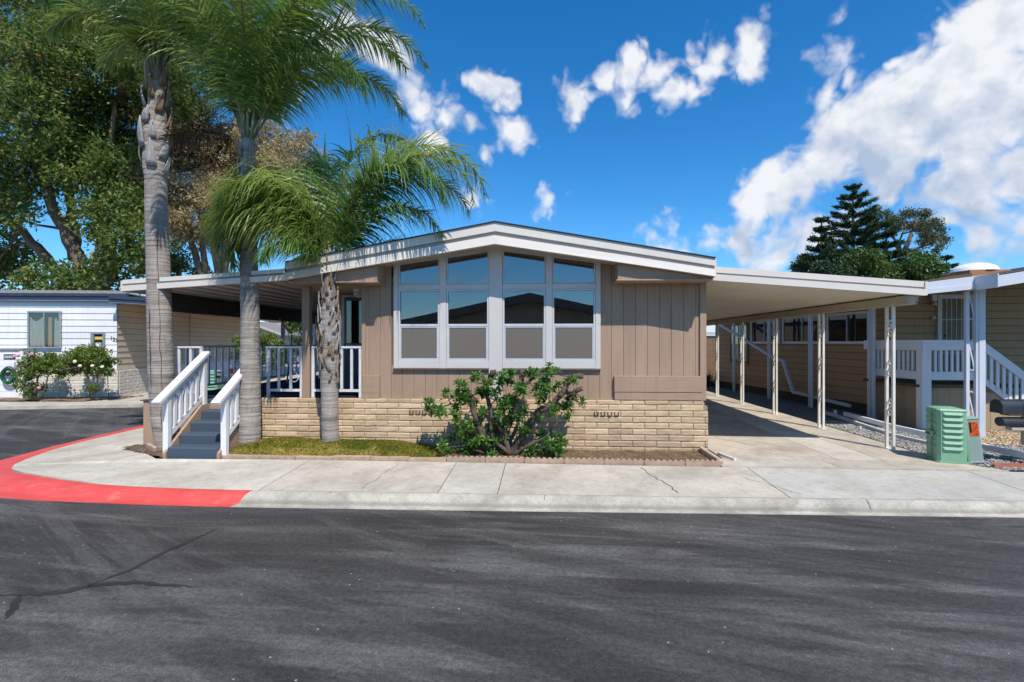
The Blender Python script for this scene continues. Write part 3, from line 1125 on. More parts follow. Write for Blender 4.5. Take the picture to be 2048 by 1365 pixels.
bumpy('moss_mat', [(-5.12, 7.95), (-1.25, 7.95), (-1.6, 8.86), (-5.12, 8.86)], zmoss, .035, 'mossbase', .05, 6, 'stuff')
n = 26000
px_ = nr.uniform(-5.15, -1.3, n)
py_ = nr.uniform(7.93, 8.88, n)
keep = np.array([nr.rand() < min(1, max(.05, .65 + .9 * mn.noise((x * 2.2, y * 3, 7)) - max(0, x + 2.0) * 1.0)) for x, y in zip(px_, py_)])
px_, py_ = px_[keep], py_[keep]
pz_ = np.array([zmoss(x, y) for x, y in zip(px_, py_)]) + .018
ax = np.zeros((len(px_), 3))
ax[:, 2] = .8
ax[:, 1] = -.5
o = link('grass_blades', leaves('grass_blades', np.stack([px_, py_, pz_], 1), .06, 'grass', .13, ax, .6, 0))
struct(o, 'stuff')
# litter on the soil
n = 900
pp = np.stack([nr.uniform(-1.6, 2.55, n), nr.uniform(7.98, 8.8, n), np.full(n, .205)], 1)
struct(link('leaf_litter', leaves('leaf_litter', pp, .035, 'leaf_brown', .4, None, 1, 2)), 'stuff')


def pebbles(name, poly, n, size, mat, z):
    xs = [p[0] for p in poly]
    ys = [p[1] for p in poly]
    P = []
    while len(P) < n:
        x, y = nr.uniform(min(xs), max(xs)), nr.uniform(min(ys), max(ys))
        c = False
        for (ax_, ay), (bx, by) in zip(poly, poly[1:] + poly[:1]):
            if (ay > y) != (by > y) and x < (bx - ax_) * (y - ay) / (by - ay) + ax_:
                c = not c
        if c:
            P.append((x, y, z))
    P = np.array(P)
    s_ = size * nr.uniform(.5, 1.25, size=(n, 1, 1))
    oct_ = np.array([(1, 0, 0), (0, 1, 0), (-1, 0, 0), (0, -1, 0), (.2, .1, .62), (0, 0, -.5)], dtype=float)[None] * nr.uniform(.6, 1.2, size=(n, 6, 3))
    a = nr.uniform(0, 6.28, n)
    ca, sa = np.cos(a)[:, None], np.sin(a)[:, None]
    o2 = oct_.copy()
    o2[:, :, 0] = oct_[:, :, 0] * ca - oct_[:, :, 1] * sa
    o2[:, :, 1] = oct_[:, :, 0] * sa + oct_[:, :, 1] * ca
    v = (P[:, None, :] + o2 * s_).reshape(-1, 3)
    f = np.array([(0, 1, 4), (1, 2, 4), (2, 3, 4), (3, 0, 4), (1, 0, 5), (2, 1, 5), (3, 2, 5), (0, 3, 5)])
    faces = (np.arange(n)[:, None, None] * 6 + f[None]).reshape(-1, 3)
    return struct(link(name, np_mesh(name, v, faces, mat)), 'stuff')


GRAV = [(6.66, 7.79), (9.6, 7.72), (12, 9.0), (8.5, 13.4), (7.3, 20), (6.9, 26), (6.27, 26), (6.27, 8.3)]
bumpy('gravel_strip', GRAV, .18, .012, 'gravel_base', .12)
pebbles('gravel', [(6.68, 7.82), (9.4, 7.78), (9.0, 10.6), (8.2, 12.5), (6.3, 12.5), (6.3, 8.32)], 15000, .024, 'gravel', .19)
pebbles('gravel', [(7.7, 9.9), (10.6, 8.6), (11.6, 9.6), (9.4, 11.2), (8.2, 11.3)], 5000, .026, 'gravel_tan', .205)
bumpy('neighbour_bed', [(-19.6, 15.6), (-15.0, 15.9), (-14.4, 17.6), (-20.0, 17.0)], .13, .03, 'mulch', .12)


# ------------------------------------------------------------------ the house
YW = 8.92
XC = -.79               # ridge
XL, XR = -3.20, 2.72    # front wall
SLOPE = .178
YE = 8.43               # front edge of the roof
house = thing('manufactured_house', 'single storey taupe house with low gable, tall window group and block skirting', 'house', (XC, YW, .16))


def roof_low(x):        # underside of the lower fascia
    return 3.655 - abs(x - XC) * .158


def roof_top(x):
    return 4.02 - abs(x - XC) * SLOPE


# block skirting, every block its own mesh part
def rock_block(w, h, d, seed):
    b = MB()
    nx, nz = 8, 4
    r = random.Random(seed)
    for k in range(nz + 1):
        for i in range(nx + 1):
            x, z = w * (0, .025, .15, .32, .5, .68, .85, .975, 1)[i], h * (0, .10, .38, .80, 1)[k]
            edge = i in (0, nx) or k in (0, nz)
            y = 0 if edge else -.007 - .004 * r.random() - .005 * mn.noise((x * 7 + seed * 3.3, z * 16, 2))
            if not edge:
                z += r.uniform(-.003, .003)
            b.v.append((x, y, z + (r.uniform(-.002, .002) if edge else 0)))
    for k in range(nz):
        for i in range(nx):
            a = k * (nx + 1) + i
            b.f.append((a, a + 1, a + nx + 2, a + nx + 1))
    n0 = len(b.v)
    b.v += [(0, d, 0), (w, d, 0), (w, d, h), (0, d, h)]
    top = [nz * (nx + 1) + i for i in range(nx + 1)]
    bot = list(range(nx + 1))
    b.f.append(tuple(top) + (n0 + 2, n0 + 3))
    b.f.append((n0, n0 + 1) + tuple(bot[::-1]))
    b.f.append((n0, n0 + 3, top[0]) + tuple(k * (nx + 1) for k in range(nz - 1, -1, -1)))
    b.f.append((n0 + 2, n0 + 1, bot[-1]) + tuple(k * (nx + 1) + nx for k in range(1, nz + 1)))
    return b


BW, BH, PITCH, ROW = .398, .095, .407, .1038
blocks = [rock_block(BW, BH, .09, s).data('brick', 'brick') for s in range(6)]
half = [rock_block(.195, BH, .09, 30 + s).data('brick', 'brick') for s in range(3)]
caps = [rock_block(BW, .070, .09, 50 + s).data('brick', 'brick') for s in range(4)]
YB = 8.885
X0, X1 = -5.10, 2.80
MB().box(X0 - .01, 2.71, YB + .004, YB + .12, .08, 1.035).build('mortar_wall', 'mortar', house)
MB().box(2.711, X1 - .008, YB + .004, YB + .12, .08, .955).build('mortar_wall', 'mortar', house)
VENT = {(6, 10): 1, (6, 19): 1}


def brick(me, x, z, sx=1.0):
    o = link('brick', me, house, (x, YB + rnd.uniform(-.003, .003), z))
    o.scale.x = sx
    o.rotation_euler.y = rnd.uniform(-.0025, .0025)
    return o


vents = [(-2.16, .785), (1.06, .785)]
for row in range(10):
    if row == 9:
        z = .16 + 8 * ROW + ROW - .104
    z = .975 - row * ROW if row else .972
    me_list = caps if row == 0 else blocks
    xr = 2.72 if row in (0, 1) else X1
    x = X0 - (.2035 if row % 2 else 0.0) - .08
    while x < xr - .03:
        a, b_ = max(x, X0), min(x + BW, xr)
        w = b_ - a
        if w > .04:
            isv = row == 2 and any(abs((a + b_) / 2 - vx) < .2 for vx, _ in vents)
            brick(rnd.choice(me_list if w > .26 else (caps if row == 0 else half)), a, z, w / (BW if w > .26 or row == 0 else .195))
        x += PITCH
for vx, vz in vents:
    for k in range(4):
        b = MB()
        x = vx - .18 + k * .115
        zb = .776
        b.box(x, x + .009, YB - .027, YB - .015, zb, zb + .07)
        b.box(x + .009, x + .062, YB - .027, YB - .015, zb, zb + .009)
        b.box(x + .062, x + .071, YB - .027, YB - .015, zb, zb + .07)
        b.build('vent_slot', 'black', house)

# backing walls behind the siding (with the window openings left free)
WX0, WX1, WZ0 = -2.63, .99, 1.585
b = MB()
b.box(XL + .02, WX0 + .06, 8.952, 9.05, 1.0, 3.2)
b.box(WX1 - .06, XR - .02, 8.952, 9.05, 1.0, 3.2)
b.box(WX0 + .06, WX1 - .06, 8.952, 9.05, 1.0, WZ0 + .06)
b.prism([(WX0 + .06, 3.50), (XC, 3.74), (WX1 - .06, 3.50), (WX1 - .06, 3.60), (XC, 3.9), (WX0 + .06, 3.60)], 'y', 8.952, 9.05)
b.build('wall_backing', 'taupe_dark', house)


def board(x0, x1, z0, zt0, zt1, y=8.93, t=.02):
    b = MB()
    g_ = .0018
    c = .004
    b.v = [(x0 + g_, y + c, z0), (x0 + g_ + c, y, z0), (x1 - g_ - c, y, z0), (x1 - g_, y + c, z0), (x1 - g_, y + t, z0), (x0 + g_, y + t, z0)]
    b.v += [(p[0], p[1], zt0 + (zt1 - zt0) * (p[0] - x0) / (x1 - x0)) for p in b.v]
    b.f = [(0, 1, 7, 6), (1, 2, 8, 7), (2, 3, 9, 8), (3, 4, 10, 9), (4, 5, 11, 10), (5, 0, 6, 11), (5, 4, 3, 2, 1, 0), (6, 7, 8, 9, 10, 11)]
    return b.build('siding_board', 'taupe', house)


PB = .2035
x = XL
edges = [XL]
k = math.ceil((XL - .98) / PB)
while .98 + k * PB < XR - .05:
    if .98 + k * PB > XL + .05:
        edges.append(.98 + k * PB)
    k += 1
edges.append(XR)
for x0, x1 in zip(edges, edges[1:]):
    t0, t1 = roof_low(x0) + .04, roof_low(x1) + .04
    if x1 <= WX0 + .1 or x0 >= WX1 - .1:
        board(x0, x1, 1.046, t0, t1)
    else:
        board(x0, x1, 1.046, WZ0 + .05, WZ0 + .05)
# the strip of wall above the window surround
for x0, x1 in ((WX0 - .02, -1.71), (-1.71, XC), (XC, .13), (.13, WX1 + .02)):
    f0, f1 = 3.79 - abs(x0 - XC) * .135, 3.79 - abs(x1 - XC) * .135
    board(x0, x1, 3.4, roof_low(x0) + .06, roof_low(x1) + .06, 8.928, .02) if False else None
    b = MB()
    b.hexa([(x0, 8.931, f0 - .12), (x1, 8.931, f1 - .12), (x1, 8.95, f1 - .12), (x0, 8.95, f0 - .12)],
           [(x0, 8.931, max(f0 + .01, roof_low(x0) + .10)), (x1, 8.931, max(f1 + .01, roof_low(x1) + .10)), (x1, 8.95, max(f1 + .01, roof_low(x1) + .10)), (x0, 8.95, max(f0 + .01, roof_low(x0) + .10))])
    b.build('gable_board', 'taupe', house)
# house sides and back
b = MB()
b.box(XR - .02, XR + .002, 9.052, 26, 1.0, 3.2)
b.build('side_wall', 'taupe', house)
MB().box(XR - .05, XR + .055, 8.89, 8.925, 1.046, 3.06, .004).build('corner_trim', 'taupe', house)
MB().box(XR + .004, XR + .03, 8.927, 9.03, 1.046, 3.06, .004).build('corner_trim', 'taupe', house)
MB().box(XL - .012, XL + .055, 8.905, 8.96, 1.046, 3.05, .004).build('corner_trim', 'taupe', house)
MB().box(2.66, 2.78, 9.02, 26, .1, 1.0).build('side_skirting', 'brick', house)
# porch walls: the recess behind the entrance
b = MB()
b.box(XL + .0, XL + .08, 9.052, 10.2, 1.0, 3.05)
b.box(-4.20, XL + .08, 10.2, 10.3, 1.0, 3.05)
b.box(-4.20, -4.12, 10.302, 26, 1.0, 3.05)
b.build('porch_wall', 'taupe', house)
# bands of trim board
MB().box(1.22, 2.70, 8.865, 8.928, 1.185, 1.462, .006).build('trim_board', 'taupe_h', house)
MB().box(1.225, 2.70, 8.872, 8.928, 1.047, 1.180, .006).build('trim_board', 'taupe_h', house)
MB().box(XL - .008, -2.885, 8.895, 8.929, 1.14, 1.45, .004).build('trim_board', 'taupe_h', house)
MB().box(XL - .008, -2.885, 8.885, 8.9285, 1.047, 1.135, .004).build('trim_board', 'taupe_h', house)
# boxed eaves left and right of the gable
for x0, x1, n_ in ((1.23, 2.73, 0), (-4.30, -2.80, 1)):
    b = MB()
    zt = lambda x: roof_low(x) + .05
    b.hexa([(x0, 8.50, 3.072), (x1, 8.50, 3.072), (x1, 8.925, 3.072), (x0, 8.925, 3.072)], [(x0, 8.50, zt(x0)), (x1, 8.50, zt(x1)), (x1, 8.925, zt(x1)), (x0, 8.925, zt(x0))])
    b.build('eave_box', 'taupe_h', house)
    MB().box(x0 - .03, x1 + .02, 8.475, 8.925, 3.045, 3.070, .004).build('eave_soffit', 'taupe_h', house)
# roof
roof = MB()
for s in (-1, 1):
    xe = XC + s * 3.53
    xa, xb = (XC, xe)
    P = [(xa, 4.02), (xb, roof_top(xe)), (xb, roof_top(xe) - .28), (xa, 3.70)]
    roof.prism(P if s > 0 else P[::-1], 'y', YE + .03, 26.2)
roofo = roof.build('roof', 'soffit', house)
b = MB()
for s in (-1, 1):
    xe = XC + s * 3.56
    P = [(XC, 4.04), (xe, roof_top(xe) + .02), (xe, roof_top(xe) + .004), (XC, 4.024)]
    b.prism(P if s > 0 else P[::-1], 'y', YE - .035, 26.25)
b.build('shingles', 'shingle', roofo)
# two-step metal fascia, one length each side of the ridge
for s in (-1, 1):
    xe = XC + s * 3.545

    def fband(ytop, ybot, f0, f1, name, mat, extra=0):
        """band between depth fractions f0..f1 of the fascia height"""
        def zz(x, f):
            return roof_top(x) + (roof_low(x) - roof_top(x)) * f
        b = MB()
        lo, hi = (XC, xe) if s > 0 else (xe, XC)
        yb = YE + .028
        b.hexa([(lo, ybot, zz(lo, f1)), (hi, ybot, zz(hi, f1)), (hi, yb, zz(hi, f1)), (lo, yb, zz(lo, f1))],
               [(lo, ytop, zz(lo, f0)), (hi, ytop, zz(hi, f0)), (hi, yb, zz(hi, f0)), (lo, yb, zz(lo, f0))])
        b.build(name, mat, roofo)
    fband(YE - .012, YE - .016, .0, .40, 'fascia', 'fascia')
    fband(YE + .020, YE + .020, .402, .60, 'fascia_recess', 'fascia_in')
    fband(YE - .030, YE - .055, .60, 1.0, 'fascia', 'fascia')
# side gutters / eave edges
for s in (-1, 1):
    xe = XC + s * 3.545
    MB().box(min(xe, xe + s * .03), max(xe, xe + s * .03), YE - .01, 26.2, roof_top(xe) - .30, roof_top(xe)).build('eave_fascia', 'fascia', roofo)


# ------------------------------------------------------------------ window group
surround = MB()


def topz(x):
    return 3.79 - abs(x - XC) * .135


def jamb(x0, x1, z0, y=8.888, back=8.929, zt=None):
    b = MB()
    a, c = (zt, zt) if zt else (topz(x0), topz(x1))
    b.hexa([(x0, y, z0), (x1, y, z0), (x1, back, z0), (x0, back, z0)], [(x0, y, a), (x1, y, c), (x1, back, c), (x0, back, a)])
    b.build('window_surround', 'greige', house)


colsx = [(-2.545, -1.815), (-1.690, -.945), (-.700, .045), (.165, .900)]
head = lambda x: topz(x) - .125
# uprights
jamb(WX0, -2.550, WZ0)
jamb(-1.810, -1.695, WZ0)
jamb(.05, .16, WZ0)
jamb(.905, WX1, WZ0)
b = MB()
for x0, x1 in ((-.94, XC), (XC, -.705)):
    b.hexa([(x0, 8.882, 1.047), (x1, 8.882, 1.047), (x1, 8.929, 1.047), (x0, 8.929, 1.047)], [(x0, 8.882, topz(x0)), (x1, 8.882, topz(x1)), (x1, 8.929, topz(x1)), (x0, 8.929, topz(x0))])
b.build('window_surround', 'greige', house)
for x0, x1 in colsx:
    xa, xb = x0 - .003, x1 + .003
    MB().box(xa, xb, 8.886, 8.929, WZ0 + .0, 1.705, .003).build('window_surround', 'greige', house)
    MB().box(xa, xb, 8.886, 8.929, 2.965, 3.055, .003).build('window_surround', 'greige', house)
    b = MB()
    b.hexa([(xa, 8.886, head(xa)), (xb, 8.886, head(xb)), (xb, 8.929, head(xb)), (xa, 8.929, head(xa))], [(xa, 8.886, topz(xa) - .002), (xb, 8.886, topz(xb) - .002), (xb, 8.929, topz(xb) - .002), (xa, 8.929, topz(xa) - .002)])
    b.build('window_surround', 'greige', house)
MB().box(WX0 - .006, -.945, 8.87, 8.931, WZ0 - .022, WZ0 - .002).build('window_sill', 'taupe_dark', house)
MB().box(-.70, WX1 + .006, 8.87, 8.931, WZ0 - .022, WZ0 - .002).build('window_sill', 'taupe_dark', house)


def quadframe(x0, x1, z0, za, zb, w, y0, y1):
    """frame of bars inside x0..x1, z0.. (za at x0, zb at x1)"""
    b = MB()
    H = lambda x: za + (zb - za) * (x - x0) / (x1 - x0)
    for a, c, lo, hi in ((x0, x0 + w, z0, None), (x1 - w, x1, z0, None)):
        b.hexa([(a, y0, lo), (c, y0, lo), (c, y1, lo), (a, y1, lo)], [(a, y0, H(a)), (c, y0, H(c)), (c, y1, H(c)), (a, y1, H(a))])
    a, c = x0 + w, x1 - w
    b.hexa([(a, y0, z0), (c, y0, z0), (c, y1, z0), (a, y1, z0)], [(a, y0, z0 + w), (c, y0, z0 + w), (c, y1, z0 + w), (a, y1, z0 + w)])
    b.hexa([(a, y0, H(a) - w), (c, y0, H(c) - w), (c, y1, H(c) - w), (a, y1, H(a) - w)], [(a, y0, H(a)), (c, y0, H(c)), (c, y1, H(c)), (a, y1, H(a))])
    return b


def pane(x0, x1, z0, za, zb, y, mat, name, parent, t=.004):
    b = MB()
    b.hexa([(x0, y, z0), (x1, y, z0), (x1, y + t, z0), (x0, y + t, z0)], [(x0, y, za), (x1, y, zb), (x1, y + t, zb), (x0, y + t, za)])
    return b.build(name, mat, parent)


for x0, x1 in colsx:
    # transom with a raked head
    w = quadframe(x0, x1, 3.06, head(x0) - .004, head(x1) - .004, .022, 8.905, 8.95).build('window', 'alu', house)
    pane(x0 + .0225, x1 - .0225, 3.0825, head(x0) - .027, head(x1) - .027, 8.925, 'glass', 'pane', w)
    # single-hung window below
    w = quadframe(x0, x1, 1.708, 2.962, 2.962, .028, 8.898, 8.95).build('window', 'alu', house)
    pane(x0 + .0285, x1 - .0285, 2.36, 2.933, 2.933, 8.93, 'glass', 'pane', w)
    MB().box(x0 + .0285, x1 - .0285, 8.908, 8.945, 2.318, 2.3585, .004).build('sash_rail', 'alu', w)
    s_ = quadframe(x0 + .030, x1 - .030, 1.738, 2.313, 2.313, .018, 8.904, 8.93).build('sash', 'alu', w)
    pane(x0 + .0485, x1 - .0485, 1.7565, 2.2945, 2.2945, 8.922, 'glass_clear', 'pane', w)
    pane(x0 + .0485, x1 - .0485, 1.7565, 2.2945, 2.2945, 8.912, 'screen', 'insect_screen', w, .001)

# the room behind the windows
b = MB()
b.box(-3.1, 2.6, 13.6, 13.7, 1.0, 3.85)
b.box(-3.1, -3.0, 9.06, 13.6, 1.0, 3.3)
b.box(2.6, 2.69, 9.06, 13.6, 1.0, 3.3)
b.build('room_wall', 'room_wall', house)
MB().box(-3.0, 2.6, 9.06, 13.6, .9, 1.02).build('room_floor', 'room_floor', house)
b = MB()
for s in (-1, 1):
    xe = XC + s * 3.4
    P = [(XC, 3.86), (xe, 3.30), (xe, 3.26), (XC, 3.82)]
    b.prism(P if s > 0 else P[::-1], 'y', 9.06, 13.6)
b.build('room_ceiling', 'room_wall', house)
for (lx, ly) in ((.25, 10.6), (.05, 11.9), (1.35, 10.9), (1.2, 12.4), (-1.9, 10.8)):
    zc_ = 3.82 - abs(lx - XC) * .165 - .012
    MB().lathe([(.06, 0), (.055, .012)], 16, (lx, ly, zc_ - .01)).build('ceiling_lamp', 'lamp', house)
# kitchen island and cabinets seen faintly inside
MB().box(-.6, 1.9, 12.9, 13.58, 1.03, 1.95, .01).build('cabinet', 'taupe_dark', house)
MB().box(-.4, 1.9, 13.15, 13.58, 2.45, 3.1, .01).build('cabinet', 'taupe_dark', house)

# ------------------------------------------------------------------ porch: post, ceiling, lamp, door
MB().box(-4.30, -4.16, 8.90, 9.02, 1.046, 3.05, .005).build('porch_post', 'taupe', house)
MB().box(-4.30, XL - .014, 8.93, 10.2, 3.035, 3.0445).build('porch_ceiling', 'soffit', house)
door = MB().box(-4.08, -3.30, 10.165, 10.197, 1.03, 3.0, .004).build('door_frame', 'alu', house)
MB().box(-4.02, -3.35, 10.150, 10.163, 1.08, 2.95, .003).build('door', 'door', door)
MB().box(-3.98, -3.40, 10.135, 10.148, 1.93, 1.99, .003).build('door_rail', 'alu', door)
MB().box(-3.97, -3.41, 10.138, 10.148, 2.02, 2.88, .003).build('door_pane', 'glass_dark', door)
MB().lathe([(.012, 0), (.025, .01), (.025, .05), (.012, .06)], 10, (-3.94, 10.12, 1.88)).build('handle', 'alu_grey', door)
lx, ly = -3.42, 9.35
lamp = MB().lathe([(.10, 0), (.11, -.03), (.10, -.05), (.06, -.055)][::-1], 20, (lx, ly, 3.032)).build('porch_lamp', 'white', house)
MB().lathe([(.02, -.15), (.07, -.125), (.085, -.09), (.085, -.056)], 16, (lx, ly, 3.032)).build('lamp_globe', 'pan_w', lamp)
b = MB()
for k in range(8):
    a = math.pi * k / 4
    b.tube([(lx + r * math.cos(a), ly + r * math.sin(a), 3.032 + z) for r, z in ((.095, -.05), (.098, -.1), (.07, -.145), (.0, -.165))], .005, 5)
b.build('lamp_cage', 'white', lamp)

# ------------------------------------------------------------------ left awning over the deck
awn = thing('porch_awning', 'pale metal awning roof over the open left part of the deck', 'awning', (-7.1, 8.9, 1.0))
AX0, AX1 = -7.25, -4.34


def awz(x):
    return 2.93 + (x - AX0) / (AX1 - AX0) * .17


nrib = 0
for i in range(9):
    xa, xb = AX0 + (AX1 - AX0) * i / 9 + .004, AX0 + (AX1 - AX0) * (i + 1) / 9 - .004
    b = MB()
    P = [(xa, awz(xa) + .09), (xa, awz(xa) + .02), (xa + .02, awz(xa) + .02), (xa + .03, awz(xa) + .055), (xb - .002, awz(xb) + .055), (xb - .002, awz(xb) + .09)]
    b.prism(P, 'y', YE + .045, 16.5)
    b.build('roof_pan', 'pan_w', awn)
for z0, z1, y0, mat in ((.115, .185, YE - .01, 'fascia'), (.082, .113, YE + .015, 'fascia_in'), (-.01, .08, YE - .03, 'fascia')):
    b = MB()
    b.hexa([(AX0, y0, awz(AX0) + z0), (AX1, y0, awz(AX1) + z0), (AX1, YE + .04, awz(AX1) + z0), (AX0, YE + .04, awz(AX0) + z0)],
           [(AX0, y0, awz(AX0) + z1), (AX1, y0, awz(AX1) + z1), (AX1, YE + .04, awz(AX1) + z1), (AX0, YE + .04, awz(AX0) + z1)])
    b.build('fascia', mat, awn)
MB().box(AX0 - .025, AX0 - .002, YE - .02, 16.5, awz(AX0) - .02, awz(AX0) + .17).build('gutter', 'fascia', awn)
MB().box(AX0 + .02, AX0 + .16, 9.0, 16.4, awz(AX0) - .30, awz(AX0) + .018, .004).build('beam', 'awning_beam', awn)
for y in (8.92, 12.2, 15.6):
    MB().box(-7.165, -7.085, y - .04, y + .04, 1.0, awz(-7.1) + .02 - (.0 if y < 9 else .10), .004).build('post', 'white_iron', awn)

# ------------------------------------------------------------------ deck
deck = thing('porch_deck', 'raised front deck with navy carpet beside the house entrance', 'deck', (-5.6, 8.95, .2))
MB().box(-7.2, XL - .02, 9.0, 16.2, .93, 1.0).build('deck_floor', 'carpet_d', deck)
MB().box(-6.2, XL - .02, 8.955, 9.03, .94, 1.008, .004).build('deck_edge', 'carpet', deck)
b = MB()
b.box(-7.17, -6.62, 8.78, 8.99, .15, .985, .006)
b.build('deck_skirt', 'taupe', deck)
MB().box(-7.18, -6.05, 8.99, 9.0, .15, .93).build('deck_skirt', 'taupe', deck)
MB().box(-6.05, -5.1, 8.93, 8.99, .15, .93).build('deck_skirt', 'taupe', deck)
MB().box(-7.22, -7.16, 9.0, 16.2, .15, .93).build('deck_skirt', 'taupe', deck)
MB().box(-7.21, -6.58, 8.755, 9.0, .986, 1.006, .003).build('deck_cap', 'carpet', deck)


def scroll_pts(w, h, n=44, turns=1.15):
    """S-scroll in a w x h field, origin at its centre: two spirals joined by a straight run"""
    pts = []
    r0 = w * .48
    for k in range(n):
        t = k / (n - 1)
        a = -math.pi * .15 + (1 - t) * math.pi * 2 * turns
        r = r0 * (.28 + .72 * t)
        pts.append((r * math.cos(a), h / 2 - r0 + r * math.sin(a)))
    up = pts[::1]
    end = up[-1]
    dn = [(-x, -z) for x, z in up[::-1]]
    return up, dn


def s_scroll(w, h, turns=1.1):
    up, dn = [], []
    r0 = w * .5
    n = 26
    for k in range(n):                      # spiral from the curl outwards, ending on the left flank
        t = k / (n - 1)
        a = math.pi + (t - 1) * 2 * math.pi * -turns * -1
        a = math.pi * 1.18 - (1 - t) * 2 * math.pi * turns * .86
        r = r0 * (.36 + .64 * t)
        up.append((r * math.cos(a), h / 2 - r0 + r * math.sin(a)))
    dn = [(-x, -z) for x, z in up[::-1]]
    return up + dn


def railing(name, label, p0, p1, zb, zt, spacing, mat, balw=.045, parent_group=None, posts=True, scrolls=(), feet=0, top=.035, skip=()):
    """straight railing from p0 to p1 (x, y)"""
    t = thing(name, label, 'railing', (p0[0], p0[1], zb), parent_group)
    d = Vector((p1[0] - p0[0], p1[1] - p0[1], 0))
    L = d.length
    d.normalize()
    P = lambda s, z: (p0[0] + d.x * s, p0[1] + d.y * s, z)
    b = MB().beam(P(0, zt), P(L, zt), .055, top)
    b.build('handrail', mat, t)
    b = MB().beam(P(.02, zb + .13), P(L - .02, zb + .13), .03, .045)
    b.build('bottom_rail', mat, t)
    n = max(1, round(L / spacing))
    for i in range(n + 1):
        if i in skip:
            continue
        s = min(max(i * L / n, balw / 2), L - balw / 2)
        end = posts and i in (0, n)
        q = P(s, 0)
        w = balw * (1.15 if end else 1)
        lo = zb if end else zb + .153
        me = MB().box(-w / 2, w / 2, -w * .4, w * .4, 0, zt - top / 2 - lo - .001, .004)
        o = link('post' if end else 'baluster', me.data('baluster', mat), t, (q[0], q[1], lo))
        o.rotation_euler.z = math.atan2(d.y, d.x)
    for s in scrolls:
        pts = s_scroll(spacing * .86, .50)
        b = MB().tube([P(s + x, (zb + zt) / 2 + .06 + z) for x, z in pts], .0085, 6)
        b.build('scroll', mat, t)
    return t


railing('porch_railing', 'white iron porch railing above the block skirting right of the stairs, with one scroll', (-4.97, 8.96), (-4.31, 8.96), 1.046, 1.95, .2, 'white_iron', scrolls=(.495,))
railing('porch_railing', 'short white iron porch railing between the brown porch post and the house wall', (-4.14, 8.96), (XL - .03, 8.96), 1.046, 1.95, .186, 'white_iron')
railing('porch_railing', 'short white railing at the left front corner of the deck behind the leftmost palm trunk', (-7.13, 9.04), (-6.24, 9.04), 1.0, 1.95, .2, 'white_iron')
railing('porch_railing', 'long shaded iron railing running back along the left side of the deck', (-7.12, 9.15), (-7.12, 16.0), 1.0, 1.95, .225, 'white_iron', scrolls=(2.36, 4.0, 5.9))

# ------------------------------------------------------------------ stairs
st = thing('front_stairs', 'five step front stairs covered in blue grey carpet', 'stairs', (-5.6, 7.86, .19))
SX0, SX1 = -6.02, -5.18
zs = [.19 + (1.0 - .19) / 5 * (i + 1) for i in range(4)]
for i in range(4):
    y0 = 7.86 + i * .27
    MB().box(SX0, SX1, y0, 8.925, (.15 if i == 0 else zs[i - 1] - .02), zs[i], .018).build('step', 'carpet', st)
for x0, x1 in ((SX0 - .05, SX0 - .004), (SX1 + .004, SX1 + .05)):
    b = MB()
    b.prism([(7.84, .14), (8.93, .14), (8.93, .93), (8.72, .93), (7.84, .27)], 'x', x0, x1)
    b.build('stringer', 'taupe_h', st)


def stair_rail(label, x):
    t = thing('stair_railing', label, 'railing', (x, 7.95, .19), 'railings of the front stairs')
    yb, yt = 7.86, 8.84
    zz = lambda y: 1.10 + (y - 7.74) * .64
    MB().beam((x, 7.70, zz(7.70)), (x, 8.92, zz(8.92)), .14, .045).build('handrail', 'white', t)
    MB().box(x - .045, x + .045, 7.90, 7.99, .22, zz(7.945) - .02, .006).build('newel', 'white', t)
    MB().box(x - .045, x + .045, 8.79, 8.88, .80, zz(8.835) - .02, .006).build('newel', 'white', t)
    MB().beam((x, 7.992, zz(7.99) - .13), (x, 8.788, zz(8.79) - .13), .04, .09).build('upper_rail', 'white', t)
    MB().beam((x, 7.992, zz(7.99) - .72), (x, 8.788, zz(8.79) - .72), .04, .09).build('lower_rail', 'white', t)
    for i in range(5):
        y = 8.12 + i * .134
        MB().beam((x, y, zz(y) - .68), (x, y, zz(y) - .17), .04, .065, (0, 1, 0)).build('baluster', 'white', t)


stair_rail('white wooden railing left of the blue carpeted stairs, beside the leftmost palm trunk', SX0 - .06)
stair_rail('white wooden railing right of the blue carpeted stairs, half behind the middle palm trunk', SX1 + .07)

# ------------------------------------------------------------------ planter edging, block by block
edg = thing('planter_edging', 'low scalloped block edging along the front of the planting bed', 'edging', (0, 7.9, .18))


def edge_block(w, h, t, scal=7, low=False):
    b = MB()
    n = scal * 6
    top = []
    for i in range(n + 1):
        x = w * i / n
        z = h - .030 * (1 - abs(math.sin(math.pi * i / 6))) if not low else h - .004 * abs(math.sin(i * 1.7))
        top.append((x, z))
    poly = [(0, 0), (w, 0)] + top[::-1]
    b.prism(poly, 'y', 0, t)
    return b


em = edge_block(.595, .105, .05).data('edging_block', 'edging')
es = edge_block(.595, .07, .11, low=True).data('edging_block', 'edging')
x = -5.12
i = 0
while x < 2.5:
    sc = x > -1.7
    w = min(.6, 2.66 - x)
    o = link('edging_block', em if sc else es, edg, (x, 7.885 - (x + 5) * .006 + rnd.uniform(-.008, .008), .165 + rnd.uniform(-.006, .006)))
    o.rotation_euler = (rnd.uniform(-.06, .06), rnd.uniform(-.012, .012), rnd.uniform(-.015, .01))
    o.scale.x = w / .6
    x += .605
for k in range(2):
    o = link('edging_block', em, edg, (2.70, 7.87 + k * .5, .17))
    o.rotation_euler.z = R(90)
    o.scale.x = .83
o = link('edging_block', em, edg, (-6.95, 8.56, .17))
o.rotation_euler.z = R(-38)
o.scale.x = .8
MB().beam((2.86, 8.55, .222), (2.97, 8.12, .222), .04, .04).build('loose_batten', 'cream_dummy' if False else 'post')
